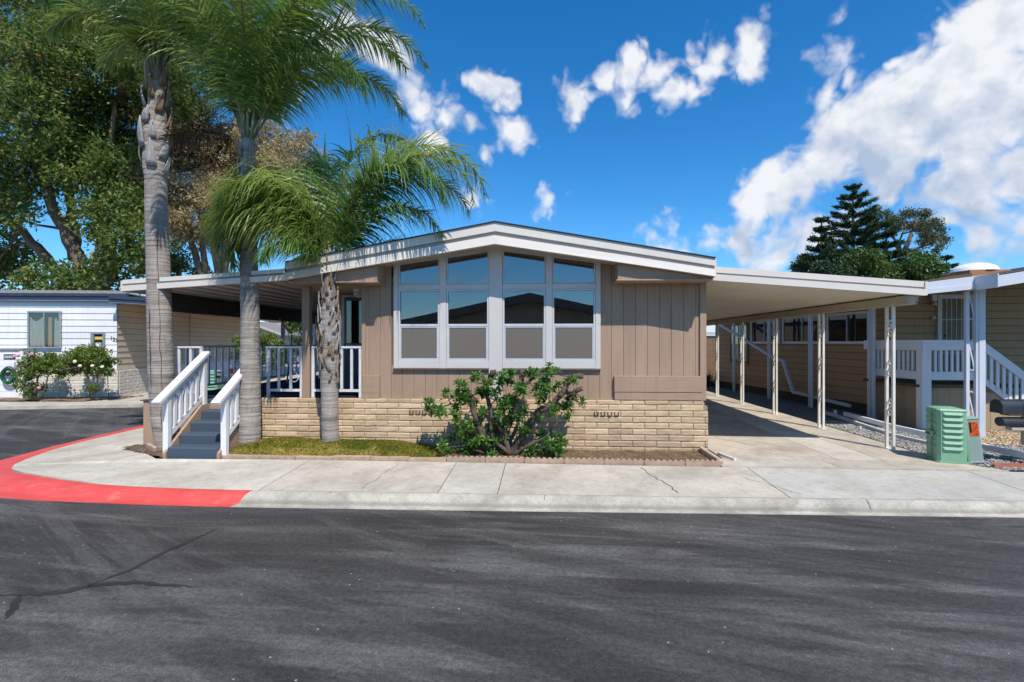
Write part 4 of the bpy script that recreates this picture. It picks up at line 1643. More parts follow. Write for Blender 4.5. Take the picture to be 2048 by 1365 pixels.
bat = bpy.data.objects['loose_batten']
tag(bat, 'short pale batten lying on the driveway beside the skirting corner', 'batten')

# ------------------------------------------------------------------ carport
car = thing('carport', 'open carport with pale flat metal roof and scrolled iron posts right of the house', 'carport', (5.98, 9.2, .2))
CX0, CX1, CY = 2.79, 6.10, 8.60


def cz(x):
    return 3.07 - (x - CX0) / (CX1 - CX0) * .27


b = MB()
P = [(CX0, cz(CX0) + .01), (CX1 - .02, cz(CX1) + .01), (CX1 - .02, cz(CX1) + .12), (CX0, cz(CX0) + .12)]
npan = 10
for i in range(npan):
    xa, xb = CX0 + (CX1 - .03 - CX0) * i / npan, CX0 + (CX1 - .03 - CX0) * (i + 1) / npan - .003
    MB().prism([(xa, cz(xa) + .012), (xb, cz(xb) + .012), (xb, cz(xb) + .1), (xa, cz(xa) + .1)], 'y', CY + .03, 21.5).build('roof_pan', 'pan', car)
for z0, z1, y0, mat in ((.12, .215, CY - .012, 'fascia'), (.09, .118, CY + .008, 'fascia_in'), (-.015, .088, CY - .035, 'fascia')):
    b = MB()
    b.hexa([(CX0 - .03, y0, cz(CX0) + z0), (CX1, y0, cz(CX1) + z0), (CX1, CY + .028, cz(CX1) + z0), (CX0 - .03, CY + .028, cz(CX0) + z0)],
           [(CX0 - .03, y0, cz(CX0) + z1), (CX1, y0, cz(CX1) + z1), (CX1, CY + .028, cz(CX1) + z1), (CX0 - .03, CY + .028, cz(CX0) + z1)])
    b.build('fascia', mat, car)
MB().box(CX1 + .002, CX1 + .04, CY - .03, 21.5, cz(CX1) - .01, cz(CX1) + .21).build('gutter', 'fascia', car)
MB().box(5.90, 6.02, CY + .06, 21.4, 2.655, 2.80, .004).build('beam', 'beam', car)
b = MB()
for k in range(60):
    y = CY + .1 + k * .212
    b.box(6.03, 6.085, y, y + .15, 2.70, 2.80)
struct(b.build('pan_ribs', 'beam', car), 'stuff')
MB().box(6.03, 6.05, CY + .06, 21.4, 2.655, 2.665).build('beam_lip', 'post', car)
pts = s_scroll(.125, .30)
sc_me = MB()
for p, q in zip(pts, pts[1:]):
    sc_me.beam((0, p[0], p[1]), (0, q[0], q[1]), .028, .012, (1, 0, 0))
sc_data = sc_me.data('scroll', 'post')
up_data = MB().box(-.022, .022, -.022, .022, 0, 2.455, .003).data('upright', 'post')
for i in range(6):
    y = 9.2 + i * 2.19
    po = link('post', MB().box(-.06, .06, -.13, .13, 0, .008).data('post_foot', 'post'), car, (5.97, y, .196))
    po.name = 'post'
    for dy in (-.085, .085):
        link('upright', up_data, po, (5.97, y + dy, .2))
    for z in (.72, 1.40, 2.08):
        o = link('scroll', sc_data, po, (5.97, y, .2 + z))


# ------------------------------------------------------------------ walls laid out along a line in plan
class Line:
    """wall line from P0 to P1 in plan; off > 0 is towards the viewer's side given by the normal"""
    def __init__(s, p0, p1, flip=False):
        s.p0 = Vector((p0[0], p0[1], 0))
        s.d = Vector((p1[0] - p0[0], p1[1] - p0[1], 0))
        s.L = s.d.length
        s.d.normalize()
        s.n = Vector((s.d.y, -s.d.x, 0)) * (-1 if flip else 1)

    def __call__(s, t, off, z):
        p = s.p0 + s.d * t + s.n * off
        return (p.x, p.y, z)

    def at_px(s, px, off=0.0):
        """distance along the line where photo column px meets it"""
        u = (px - 1024) / 1024
        r = Vector((u * CS - SN, u * SN + CS, 0))
        p = s.p0 + s.n * off
        # p + d t = r k
        det = s.d.x * -r.y + s.d.y * r.x
        t = (-p.x * -r.y + -p.y * r.x) / det
        return t

    def z_px(s, px, py, off=0.0):
        q = s(s.at_px(px, off), off, 0)
        dep = -q[0] * SN + q[1] * CS
        return CAMH + (686 - py) / 1024 * dep

    def box(s, b, t0, t1, o0, o1, z0, z1):
        lo = [s(t0, o1, z0), s(t1, o1, z0), s(t1, o0, z0), s(t0, o0, z0)]
        hi = [s(t0, o1, z1), s(t1, o1, z1), s(t1, o0, z1), s(t0, o0, z1)]
        if s.n.dot(Vector((s.d.y, -s.d.x, 0))) < 0:
            lo, hi = lo[::-1], hi[::-1]
        return b.hexa(lo, hi)

    def lap(s, parent, t0, t1, z0, z1, row, mat, back, name='lap_board', gap=.012):
        n = max(1, round((z1 - z0) / row))
        row = (z1 - z0) / n
        for i in range(n):
            a = z0 + i * row + gap
            c = z0 + (i + 1) * row
            b = MB()
            lo = [s(t0, .030, a), s(t1, .030, a), s(t1, .0, a), s(t0, .0, a)]
            hi = [s(t0, .014, c), s(t1, .014, c), s(t1, .0, c), s(t0, .0, c)]
            if s.n.dot(Vector((s.d.y, -s.d.x, 0))) < 0:
                lo, hi = lo[::-1], hi[::-1]
            b.hexa(lo, hi)
            b.build(name, mat, parent)
        s.box(MB(), t0, t1, -.10, -.002, z0, z1).build('wall', back, parent)


def window_on(line, parent, t0, t1, z0, z1, frame, split=True, glass='glass_dark', off=.03, depth=.05, w=.045):
    b = MB()
    line.box(b, t0, t1, off, off + depth, z0, z0 + w)
    line.box(b, t0, t1, off, off + depth, z1 - w, z1)
    line.box(b, t0, t0 + w, off, off + depth, z0 + w, z1 - w)
    line.box(b, t1 - w, t1, off, off + depth, z0 + w, z1 - w)
    f = b.build('window', frame, parent)
    tm = (t0 + t1) / 2
    if split:
        line.box(MB(), tm - w * .35, tm + w * .35, off + .005, off + depth * .9, z0 + w, z1 - w).build('mullion', 'alu_grey', f)
        spans = [(t0 + w, tm - w * .35), (tm + w * .35, t1 - w)]
    else:
        spans = [(t0 + w, t1 - w)]
    for a, c in spans:
        line.box(MB(), a + .001, c - .001, off + .028, off + .032, z0 + w + .001, z1 - w - .001).build('pane', glass, f)
    line.box(MB(), t0 + .01, t1 - .01, off - .028, off - .001, z0 + .01, z1 - .01).build('window_back', 'black', f)
    return f


# ------------------------------------------------------------------ white house across the side street
wh = thing('white_house', 'white lap sided house with navy roof trim and number 127 across the side street', 'house', (-15.1, 17.3, .12))
A, B, C = (-27.0, 15.75), (-15.1, 17.3), (-15.1 - .225 * 12.8, 17.3 + .974 * 12.8)
WF = Line(A, B)
WS = Line(B, C)
ZB = 1.06
WF.lap(wh, 0, WF.L + .01, ZB, 3.5, .218, 'lap_w', 'lap_shadow')
WS.lap(wh, .03, WS.L, ZB, 3.6, .218, 'lap_side', 'lap_shadow')
wb = [rock_block(.44, .115, .09, 70 + k).data('brick', 'block_w') for k in range(4)]


def course(line, t0, t1, rows, parent):
    for r_ in range(rows):
        t = t0 - (.225 if r_ % 2 else 0)
        while t < t1 - .1:
            a = max(t, t0)
            w = min(t + .44, t1) - a
            if w > .08:
                o = link('brick', rnd.choice(wb), parent, line(a, .085, .10 + r_ * .12))
                o.scale.x = w / .44
                o.rotation_euler.z = math.atan2(line.d.y, line.d.x)
            t += .45
    line.box(MB(), t0, t1, -.05, .058, .05, ZB - .005).build('mortar_wall', 'block_w', parent)


tA = WF.at_px(42)
course(WF, tA, WF.L + .08, 8, wh)
course(WS, .0, 4.6, 8, wh)
WF.lap(wh, 0, tA - .01, .12, ZB - .005, .19, 'lap_w', 'lap_shadow')
WS.box(MB(), 4.61, WS.L, -.05, .03, .05, ZB - .005).build('skirting', 'lap_w', wh)
WS.box(MB(), 5.6, 5.7, .03, .06, ZB, 3.6).build('batten', 'lap_side', wh)
# roof and navy trim
b = MB()
r0 = [WF(-.3, .45, 3.80), WF(WF.L + .42, .45, 3.80), WS(WS.L + 9, .50, 3.66), WF(-.3, -16, 3.86)]
r1 = [WF(2.0, -5, 4.35), WF(WF.L - 4.0, -5, 4.35), WS(WS.L, -4.5, 4.3), WF(2, -14, 4.3)]
b.add([WF(-.3, .215, 3.80), WF(WF.L + .46, .215, 3.80), WF(WF.L - 4.5, -6, 4.02), WF(-.3, -6, 4.02), WS(WS.L + .5, .50, 3.62), WS(WS.L + .5, -4.6, 3.9),
       WF(-.3, .215, 3.76), WF(WF.L + .46, .215, 3.76), WS(WS.L + .5, .5, 3.58)], [(0, 1, 2, 3), (1, 4, 5, 2), (6, 7, 1, 0), (7, 8, 4, 1)])
b.build('roof', 'grey_roof', wh)
Lf = WF.L + .46
for o0, o1, z0, z1, mat in ((.10, .23, 3.66, 3.757, 'navy'), (.10, .20, 3.575, 3.657, 'navy'), (.06, .16, 3.50, 3.573, 'navy_lip'), (.032, .13, 3.47, 3.498, 'navy_lip')):
    WF.box(MB(), -.3, Lf, o0, o1, z0, z1).build('roof_trim', mat, wh)
OC, TE = 3.2, WS.L + 7
for z0, h, t0_, t1_, mat in ((3.56, .11, -.50, -.44, 'navy'), (3.47, .085, -.47, -.42, 'navy'), (3.43, .038, -.45, -.40, 'navy_lip')):
    lo = [WS(t0_, 0, z0), WS(t0_, OC, z0 - .18), WS(t1_, OC, z0 - .18), WS(t1_, 0, z0)]
    MB().hexa(lo, [(x, y, z + h) for x, y, z in lo]).build('carport_fascia', mat, wh)
WS.box(MB(), -.50, TE, OC + .002, OC + .07, 3.25, 3.47).build('gutter', 'navy', wh)
for q in range(8):
    oa, ob = .04 + q * (OC - .04) / 8, .04 + (q + 1) * (OC - .04) / 8 - .01
    za, zb_ = 3.50 - .18 * oa / OC, 3.50 - .18 * ob / OC
    lo = [WS(-.40, oa, za), WS(-.40, ob, zb_), WS(TE, ob, zb_), WS(TE, oa, za)]
    MB().hexa(lo, [(x, y, z + .06) for x, y, z in lo]).build('carport_pan', 'lap_side', wh)
WF.box(MB(), -.3, Lf - .02, .04, .225, 3.758, 3.86).build('roof_edge', 'grey_roof', wh)
for tp in (9.3, 9.65):
    WS.box(MB(), tp, tp + .1, OC - .16, OC - .06, .1, 3.30).build('carport_post', 'navy', wh)
# sliding window with crumpled curtains
t0, t1 = WF.at_px(58, .03), WF.at_px(124, .03)
z0, z1 = WF.z_px(90, 697), WF.z_px(90, 623)
w = window_on(WF, wh, t0, t1, z0, z1, 'alu_grey', True, 'glass_clear', .055, .05, .05)
bk = MB()
for (a, c, ph) in ((t0 + .06, (t0 + t1) / 2 - .05, 0), ((t0 + t1) / 2 + .32, t1 - .06, 2)):
    n_ = 26
    base = len(bk.v)
    for j in range(8):
        for i in range(n_ + 1):
            u_, v_ = i / n_, j / 7
            sag = .16 * abs(math.sin(3.2 * u_ + ph)) * (v_)
            bk.v.append(WF(a + (c - a) * u_, .068 + .008 * math.sin(u_ * 23 + v_ * 3 + ph), z0 + .06 + (z1 - z0 - .25 - sag) * v_))
    bk.f += [(base + j * (n_ + 1) + i, base + j * (n_ + 1) + i + 1, base + (j + 1) * (n_ + 1) + i + 1, base + (j + 1) * (n_ + 1) + i) for j in range(7) for i in range(n_)]
bk.build('curtain', 'curtain', w, True)
WF.box(MB(), (t0 + t1) / 2 + .12, (t0 + t1) / 2 + .24, .060, .066, z0 + .07, z1 - .22).build('curtain', 'curtain_o', w)
# electricity meter box in the wall
t0, t1 = WF.at_px(186), WF.at_px(212)
z0, z1 = WF.z_px(199, 706), WF.z_px(199, 666)
mb = MB()
WF.box(mb, t0, t0 + .1, .032, .12, z0, z1)
WF.box(mb, t1 - .04, t1, .032, .12, z0, z1)
WF.box(mb, t0 + .1, t1 - .04, .032, .12, z1 - .05, z1)
meter = mb.build('meter_box', 'steel', wh)
WF.box(MB(), t0 + .1, t1 - .04, .032, .05, z0, z1 - .05).build('meter_panel', 'black', meter)
WF.box(MB(), t0 + .11, t1 - .045, .051, .07, z1 - .24, z1 - .14).build('meter_label', 'yellow', meter)
WF.box(MB(), t0 + .16, t1 - .1, .051, .11, z0 + .12, z0 + .36).build('meter', 'alu', meter)
WF.box(MB(), WF.L - .42, WF.L - .30, .032, .07, 1.1, 1.25).build('outlet', 'alu_grey', wh)


def lettering(name, body, size, mat, loc, rotz, parent, extrude=.004, spacing=1.0):
    c = bpy.data.curves.new(name, 'FONT')
    c.body = body
    c.size = size
    c.extrude = extrude
    c.space_character = spacing
    c.materials.append(M[mat])
    o = link(name, c, parent, loc)
    o.rotation_euler = (R(90), 0, rotz)
    bpy.context.view_layer.update()
    me = bpy.data.meshes.new_from_object(o)
    mo = link(name, me, parent, loc)
    mo.rotation_euler = (R(90), 0, rotz)
    bpy.data.objects.remove(o)
    return mo


ang = math.atan2(WF.d.y, WF.d.x)
tn = WF.at_px(221)
for ch, dt, dz in (('1', 0, .05), ('2', .085, 0), ('7', .175, -.04)):
    lettering('house_number', ch, .20, 'black', WF(tn + dt, .034, WF.z_px(228, 683) + dz), ang, wh)
# white utility cabinet at the far left with a dark name plate
cab = thing('garden_cabinet', 'white panelled outdoor cabinet with small dark plate left of the rose bushes', 'cabinet', WF(tA - 1.5, .6, .12))
t1 = WF.at_px(45, .5)
zt = WF.z_px(30, 700, .5)
WF.box(MB(), t1 - 3.5, t1, .04, .46, .12, zt).build('body', 'white', cab)
WF.box(MB(), t1 - 3.55, t1 + .04, .04, .52, zt + .002, zt + .05).build('lid', 'grey_roof', cab)
for i in range(7):
    WF.box(MB(), t1 - 3.45, t1 - .12, .462, .478, .16 + i * .215, .16 + i * .215 + .205).build('panel', 'lap_w', cab)
WF.box(MB(), t1 - .11, t1, .462, .49, .12, zt - .02).build('trim', 'white', cab)
ta, tb = WF.at_px(7, .5), WF.at_px(30, .5)
WF.box(MB(), ta, tb, .48, .495, WF.z_px(18, 719, .5), WF.z_px(18, 709, .5)).build('plate', 'black', cab)
for k in range(5):
    aa = ta + .03 + k * (tb - ta - .05) / 5
    WF.box(MB(), aa, aa + .045, .496, .499, WF.z_px(18, 717, .5), WF.z_px(18, 711.5, .5)).build('plate_mark', 'alu', cab)
WF.box(MB(), WF.at_px(29, .5), WF.at_px(36, .5), .48, .52, WF.z_px(32, 737, .5), WF.z_px(32, 731, .5)).build('socket', 'alu_grey', cab)
# hose coiled on its reel
px, py = 12, 750
hx = WF(WF.at_px(px, .7), .7, WF.z_px(px, py, .7))
hose = thing('hose_reel', 'green garden hose coiled on a wall reel beside the rose bushes', 'hose', hx)
b = MB()
for k in range(9):
    r_ = .17 + .022 * (k % 4)
    o_ = .58 + .03 * (k // 3)
    c0 = WF(WF.at_px(px, .7) + rnd.uniform(-.02, .02), o_, hx[2] + rnd.uniform(-.02, .0))
    pts = [(c0[0] + WF.d.x * r_ * math.cos(a), c0[1] + WF.d.y * r_ * math.cos(a), c0[2] + r_ * .95 * math.sin(a) - .04 * (1 - math.sin(a))) for a in np.linspace(0, 6.2832, 25)]
    b.tube(pts, .014, 6, cap=False)
b.build('coil', 'hose', hose, True)
b = MB()
c0 = WF(WF.at_px(px, .7), .6, hx[2] + .06)
pts = [(c0[0] + WF.d.x * .2 * math.cos(a), c0[1] + WF.d.y * .2 * math.cos(a), c0[2] + .2 * math.sin(a)) for a in np.linspace(0, 3.2, 14)]
b.tube(pts, .02, 6)
WF.box(b, WF.at_px(px, .7) - .06, WF.at_px(px, .7) + .12, .48, .66, hx[2] - .04, hx[2] + .08)
b.build('reel', 'black', hose)
b = MB()
b.tube([WF(WF.at_px(24, .7), .62, hx[2] - .2), WF(WF.at_px(34, .7), .6, hx[2] - .25), WF(WF.at_px(44, .7), .55, hx[2] - .12)], .012, 6)
b.build('hose_end', 'hose', hose)
# garden lamp on a stake
x, y = at_depth(217, 17.0)
gl = thing('garden_light', 'small black stake light beside the white rose bush', 'garden light', (x, y, .15))
MB().tube([(x, y, .12), (x - .03, y, .95)], .012, 6).build('stake', 'black', gl)
MB().lathe([(.03, .93), (.07, .96), (.09, 1.02), (.05, 1.05), (.02, 1.10)], 12, (x - .03, y, 0)).build('lantern', 'mailbox', gl)

# ------------------------------------------------------------------ tan house at the right
th = thing('tan_house', 'tan lap sided house with white framed windows behind the carport posts', 'house', (8.45, 13.3, .2))
TW = Line((7.35, 22.3), (8.52, 13.35))
TD = Line((8.52, 13.35), (18, 13.75))
TW.lap(th, 0, TW.L, .42, 3.1, .185, 'tan_lap', 'tan_dark')
TD.lap(th, 0, TD.L, .42, 3.55, .185, 'tan_lap', 'tan_dark')
TW.box(MB(), 0, TW.L, -.1, -.01, .15, .415).build('foundation', 'tan_dark', th)
TD.box(MB(), 0, TD.L, -.1, -.01, .15, .415).build('foundation', 'tan_dark', th)
for a, c in ((1503, 1560), (1566, 1652), (1655, 1741)):
    t0, t1 = TW.at_px(a, .05), TW.at_px(c, .05)
    w = window_on(TW, th, t0, t1, 2.0, 2.86, 'white', True, 'glass_dark', .032, .06, .07)
    tm = (t0 + t1) / 2
    TW.box(MB(), t0 + .08, t1 - .08, .004, .03, 2.66, 2.78).build('valance', 'curtain', w) if False else None
TW.box(MB(), TW.at_px(1480), TW.at_px(1497), .032, .07, 1.35, 1.40).build('ledge', 'white', th)
# window with bars further back
t0, t1 = TW.at_px(1461, .05), TW.at_px(1496, .05)
w = window_on(TW, th, max(.1, t0), t1, 1.2, 2.75, 'tan_panel', True, 'glass_dark', .032, .06, .06)
# roof over the windowed side
b = MB()
zz_ = 3.12
b.add([TW(-.3, .75, 3.02), TW(TW.L + .2, .75, 3.02), TW(TW.L + .2, -4, 3.75), TW(-.3, -4, 3.75), TW(-.3, .75, 3.10), TW(TW.L + .2, .75, 3.10), TW(TW.L + .2, -4, 3.83), TW(-.3, -4, 3.83)],
      [(3, 2, 1, 0), (4, 5, 6, 7), (0, 1, 5, 4), (1, 2, 6, 5), (2, 3, 7, 6), (3, 0, 4, 7)])
b.build('roof', 'shingle', th)
TW.box(MB(), -.3, TW.L + .2, .76, .80, 2.93, 3.12).build('eave_fascia', 'pale_fascia', th)
# front roof with its fascia boards
YA = 10.25
xl, _, zl = at_Y(1836, 590, YA)
xr, _, zr = at_Y(1996, 574, YA)
zl2 = at_Y(1836, 567, YA)[2]
zr2 = at_Y(1996, 547, YA)[2]
b = MB()
b.hexa([(xl, YA, zl + .085), (xr, YA, zr + .085), (xr, YA + .06, zr + .085), (xl, YA + .06, zl + .085)], [(xl, YA, zl2), (xr, YA, zr2), (xr, YA + .06, zr2), (xl, YA + .06, zl2)])
fa = b.build('fascia', 'pale_fascia', th)
b = MB()
b.hexa([(xl, YA - .025, zl), (xr, YA - .025, zr), (xr, YA + .05, zr), (xl, YA + .05, zl)], [(xl, YA - .025, zl + .083), (xr, YA - .025, zr + .083), (xr, YA + .05, zr + .083), (xl, YA + .05, zl + .083)])
b.build('fascia', 'pale_fascia', th)
YB2 = 9.75
x2, _, z2 = at_Y(1996, 574, YB2)
x3, _, z3 = at_Y(2900, 430, YB2)
h2 = at_Y(1996, 549, YB2)[2] - z2
b = MB()
b.hexa([(x2, YB2, z2), (x3, YB2, z3), (x3, YB2 + .08, z3), (x2, YB2 + .08, z2)], [(x2, YB2, z2 + h2), (x3, YB2, z3 + h2), (x3, YB2 + .08, z3 + h2), (x2, YB2 + .08, z2 + h2)])
b.build('fascia', 'pale_fascia', th)
b = MB()
b.hexa([(xl, YA + .062, zl + .06), (x2, YA + .062, zr + .06), (x2, 20, zr + .06), (xl, 20, zl + .06)], [(xl, YA + .062, zl2 + .015), (x2, YA + .062, zr2 + .02), (x2, 20, zr2 + .02), (xl, 20, zl2 + .015)])
b.build('front_roof', 'tan_dark', th)
b = MB()
b.hexa([(x2 + .02, YB2 + .082, z2 + .05), (x3, YB2 + .082, z3 + .05), (x3, 20, z3 + .05), (x2 + .02, 20, z2 + .05)],
       [(x2 + .02, YB2 - .01, z2 + h2 + .002), (x3, YB2 - .01, z3 + h2 + .002), (x3, 20, z3 + h2 + .04), (x2 + .02, 20, z2 + h2 + .04)])
b.build('front_roof', 'shingle', th)
MB().box(x2 - .004, x2 + .018, YB2 + .005, YA + .2, z2 - .01, z2 + h2 + .02).build('fascia_return', 'pale_fascia', th)
# skylight on the roof
sx, sy = at_depth(1952, 12.4)
zs_ = CAMH + (686 - 553) / 1024 * 12.4
MB().box(sx - .50, sx + .42, sy - .45, sy + .45, zs_ - .10, zs_ + .10, .01).build('skylight_curb', 'cedar', th)
b = MB()
prof = [(.46 * math.cos(a), .20 * math.sin(a)) for a in np.linspace(0, 1.5, 9)]
b.lathe([(.48, -.02)] + prof, 28, (sx - .04, sy, zs_ + .12))
b.build('skylight', 'skylight', th, True)
# security door
t0, t1 = TD.at_px(1873, .04), TD.at_px(1949, .04)
zt = TD.z_px(1910, 590, .04)
zb = 1.14
b = MB()
TD.box(b, t0, t0 + .10, .032, .09, zb, zt)
TD.box(b, t1 - .10, t1, .032, .09, zb, zt)
TD.box(b, t0 + .1, t1 - .1, .032, .09, zt - .10, zt)
dr = b.build('security_door', 'fascia', th)
TD.box(MB(), t0 + .1, t1 - .1, .032, .04, zb, zt - .1).build('door_panel', 'door_mesh', dr)
nb = 6
for k in range(1, nb):
    t = t0 + .1 + (t1 - t0 - .2) * k / nb
    TD.box(MB(), t - .006, t + .006, .06, .07, zb, zt - .1).build('door_bar', 'fascia', dr)
for z in (zt - .62, zt - 1.45):
    TD.box(MB(), t0 + .1, t1 - .1, .058, .078, z - .01, z + .01).build('door_bar', 'fascia', dr)
MB().lathe([(.012, 0), (.03, .01), (.03, .03), (.01, .04)], 12, TD(t0 + .16, .10, TD.z_px(1882, 674))).build('handle', 'black', dr)
TD.box(MB(), t0 - .16, t0 - .04, .03, .12, zt - .16, zt + .0).build('wall_lamp', 'fascia', th)
MB().lathe([(.05, -.1), (.06, -.05), (.03, 0)], 12, TD(t0 - .10, .10, zt - .17)).build('wall_lamp', 'fascia', th)
MB().lathe([(.045, -.05), (.05, 0), (.03, .04)], 12, TD(t0 - .09, .06, zt - .56)).build('door_bell', 'fascia', th)

# deck of the tan house with white railing and stairs going down to the right
ZD = 1.14
YD = 11.42
xc0 = 8.09
x_st = 9.18
nd = thing('side_deck', 'raised deck with tan panelled skirting in front of the security door', 'deck', (xc0, YD, .2))
MB().box(xc0 - .1, x_st + .9, YD - .02, 13.3, ZD - .06, ZD).build('deck_floor', 'tan_dark', nd)
x = xc0 + .06
while x < x_st - .02:
    MB().box(x, min(x + .245, x_st), YD + .04, YD + .06, .18, 1.07).build('skirt_panel', 'tan_panel', nd)
    x += .25
y = YD + .06
while y < 13.2:
    MB().box(xc0 + .02, xc0 + .04, y, y + .245, .18, 1.07).build('skirt_panel', 'tan_panel', nd)
    y += .25
MB().box(xc0 + .07, x_st, YD + .07, 13.25, .15, 1.05).build('deck_base', 'tan_dark', nd)
nr_ = thing('deck_railing', 'white board railing around the raised deck of the tan house', 'railing', (xc0, YD, .2))
MB().box(xc0 - .09, xc0 + .10, YD - .10, YD + .09, .2, 2.02, .008).build('post', 'white', nr_)
MB().box(xc0 - .06, xc0 + .05, 13.1, 13.22, .2, 2.02, .008).build('post', 'white', nr_)
MB().box(xc0 - .10, x_st, YD - .125, YD - .085, 1.87, 2.09, .006).build('rail_board', 'white', nr_)
MB().box(xc0 + .11, x_st, YD - .08, YD - .04, 1.24, 1.42, .006).build('rail_board', 'white', nr_)
MB().box(xc0 - .125, xc0 - .085, YD - .08, 13.25, 1.87, 2.09, .006).build('rail_board', 'white', nr_)
MB().box(xc0 - .08, xc0 - .04, YD + .1, 13.1, 1.24, 1.42, .006).build('rail_board', 'white', nr_)
for k in range(9):
    x = xc0 + .20 + k * .112
    MB().box(x - .024, x + .024, YD - .078, YD - .042, 1.421, 1.95, .003).build('baluster', 'white', nr_)
for k in range(11):
    y = YD + .22 + k * .145
    MB().box(xc0 - .078, xc0 - .042, y - .024, y + .024, 1.421, 1.95, .003).build('baluster', 'white', nr_)
ns = thing('side_stairs', 'stairs with white slatted rail and tan panelled side descending past the mailbox', 'stairs', (x_st, YD, .2))
b = MB()
x_e = x_st + 1.6
Zr = lambda x: 2.09 - (x - x_st) * .78
b.hexa([(x_st + .005, YD - .11, Zr(x_st) - .2), (x_e, YD - .11, Zr(x_e) - .2), (x_e, YD - .07, Zr(x_e) - .2), (x_st + .005, YD - .07, Zr(x_st) - .2)],
       [(x_st + .005, YD - .11, Zr(x_st)), (x_e, YD - .11, Zr(x_e)), (x_e, YD - .07, Zr(x_e)), (x_st + .005, YD - .07, Zr(x_st))])
b.build('rail_board', 'white', ns)
b = MB()
b.hexa([(x_st + .005, YD - .065, Zr(x_st) - .86), (x_e, YD - .065, Zr(x_e) - .86), (x_e, YD - .03, Zr(x_e) - .86), (x_st + .005, YD - .03, Zr(x_st) - .86)],
       [(x_st + .005, YD - .065, Zr(x_st) - .72), (x_e, YD - .065, Zr(x_e) - .72), (x_e, YD - .03, Zr(x_e) - .72), (x_st + .005, YD - .03, Zr(x_st) - .72)])
b.build('rail_board', 'white', ns)
for k in range(11):
    x = x_st + .10 + k * .125
    MB().beam((x, YD - .068, Zr(x) - .78), (x, YD - .068, Zr(x) - .08), .06, .03, (0, 1, 0)).build('baluster', 'white', ns)
for k in range(5):
    MB().box(x_st + k * .28, x_st + (k + 1) * .28 + .02, YD + .12, 13.2, .2, 1.0 - k * .19).build('step', 'tan_panel', ns)
x = x_st + .01
while x < x_e + .6:
    MB().box(x, x + .245, YD - .02, YD + .005, .18, .98, .002).build('side_panel', 'tan_panel', ns) if True else None
    x += .25

# awning posts of the tan house
def iron_post(x, y, z0, z1, label, w=.032, gap=.20, nscroll=3, along=(1, 0), big=False):
    t = thing('awning_post', label, 'post', (x, y, z0), 'white iron posts of the tan house')
    dx, dy = along
    for s in (-.5, .5):
        cx_, cy_ = x + dx * gap * s, y + dy * gap * s
        MB().box(cx_ - w, cx_ + w, cy_ - w, cy_ + w, z0, z1, .004).build('upright', 'pale_fascia', t)
    h = .62 if big else .34
    for k in range(nscroll):
        zc_ = z0 + (z1 - z0) * (k + .62) / (nscroll + .1)
        pts = s_scroll(gap - 2 * w - .004, h, .62 if big else 1.0)
        b = MB()
        for p, q in zip(pts, pts[1:]):
            b.beam((x + dx * p[0], y + dy * p[0], zc_ + p[1]), (x + dx * q[0], y + dy * q[0], zc_ + q[1]), .024, .008, (dy, dx, 0))
        b.build('scroll', 'pale_fascia', t)
    return t


xp, yp = at_depth(1943, 9.95)
iron_post(xp, yp, .18, zl + .3, 'white double iron post with large S scrolls behind the small green pedestal', .033, .18, 3, (1, 0), True)
dsx = xp + .155
ds = tag(MB().box(dsx - .05, dsx + .07, yp - .05, yp + .06, .18, zr, .006).build('downspout', 'pale_fascia'), 'square pale downspout beside the iron post behind the small green pedestal', 'downspout')
for (px, d, lab) in ((1744, 12.3, 'white double iron post against the tan wall just left of the deck'), (1621, 14.6, 'white double iron post in front of the long window of the tan house'),
                     (1538, 16.9, 'white double iron post before the narrow window of the tan house'), (1468, 19.4, 'farthest white double iron post of the tan house, near the dark fence')):
    x, y = at_depth(px, d)
    iron_post(x, y, .18, 3.0, lab, .03, .17, 3, (.2, .98))

# white pipes: one running down the tan wall, two along its foot
def on_wall(px, py, off):
    return TW(TW.at_px(px, off), off, TW.z_px(px, py, off))


pp = [on_wall(1424, 640, .75), on_wall(1548, 716, .55), on_wall(1566, 722, .5), on_wall(1586, 784, .5), on_wall(1636, 796, .5), on_wall(1700, 812, .5)]
b = MB()
for p, q in zip(pp, pp[1:]):
    b.beam(p, q, .07, .085)
tag(b.build('drain_pipe', 'pale_fascia'), 'long white drain pipe sloping down across the tan wall behind the carport posts', 'pipe')
b = MB()
gp = [on_wall(1640, 797, .45), at_Z(1760, 842, .30), at_Z(1850, 866, .30), at_Z(2040, 932, .30)]
gp = [at_Z(1690, 828, .34), at_Z(1790, 855, .34), at_Z(1925, 884, .32), at_Z(2060, 914, .30), at_Z(2300, 985, .3)]
for p, q in zip(gp, gp[1:]):
    b.beam(p, q, .07, .09)
tag(b.build('kerb_pipe', 'white'), 'white rail lying along the gravel, upper of two, ending at the mailbox', 'rail')
b = MB()
gp = [at_Z(1640, 822, .26), at_Z(1790, 872, .22), at_Z(1940, 906, .21)]
for p, q in zip(gp, gp[1:]):
    b.beam(p, q, .07, .07)
tag(b.build('kerb_pipe', 'pale_fascia'), 'white rail lying along the gravel behind the green utility box, lower of two', 'rail')
for px, py in ((1712, 838), (1670, 823)):
    x, y, z = at_Z(px, py + 10, .18)
    MB().box(x - .03, x + .03, y - .03, y + .03, .15, .34).build('block', 'white', bpy.data.objects['kerb_pipe'])

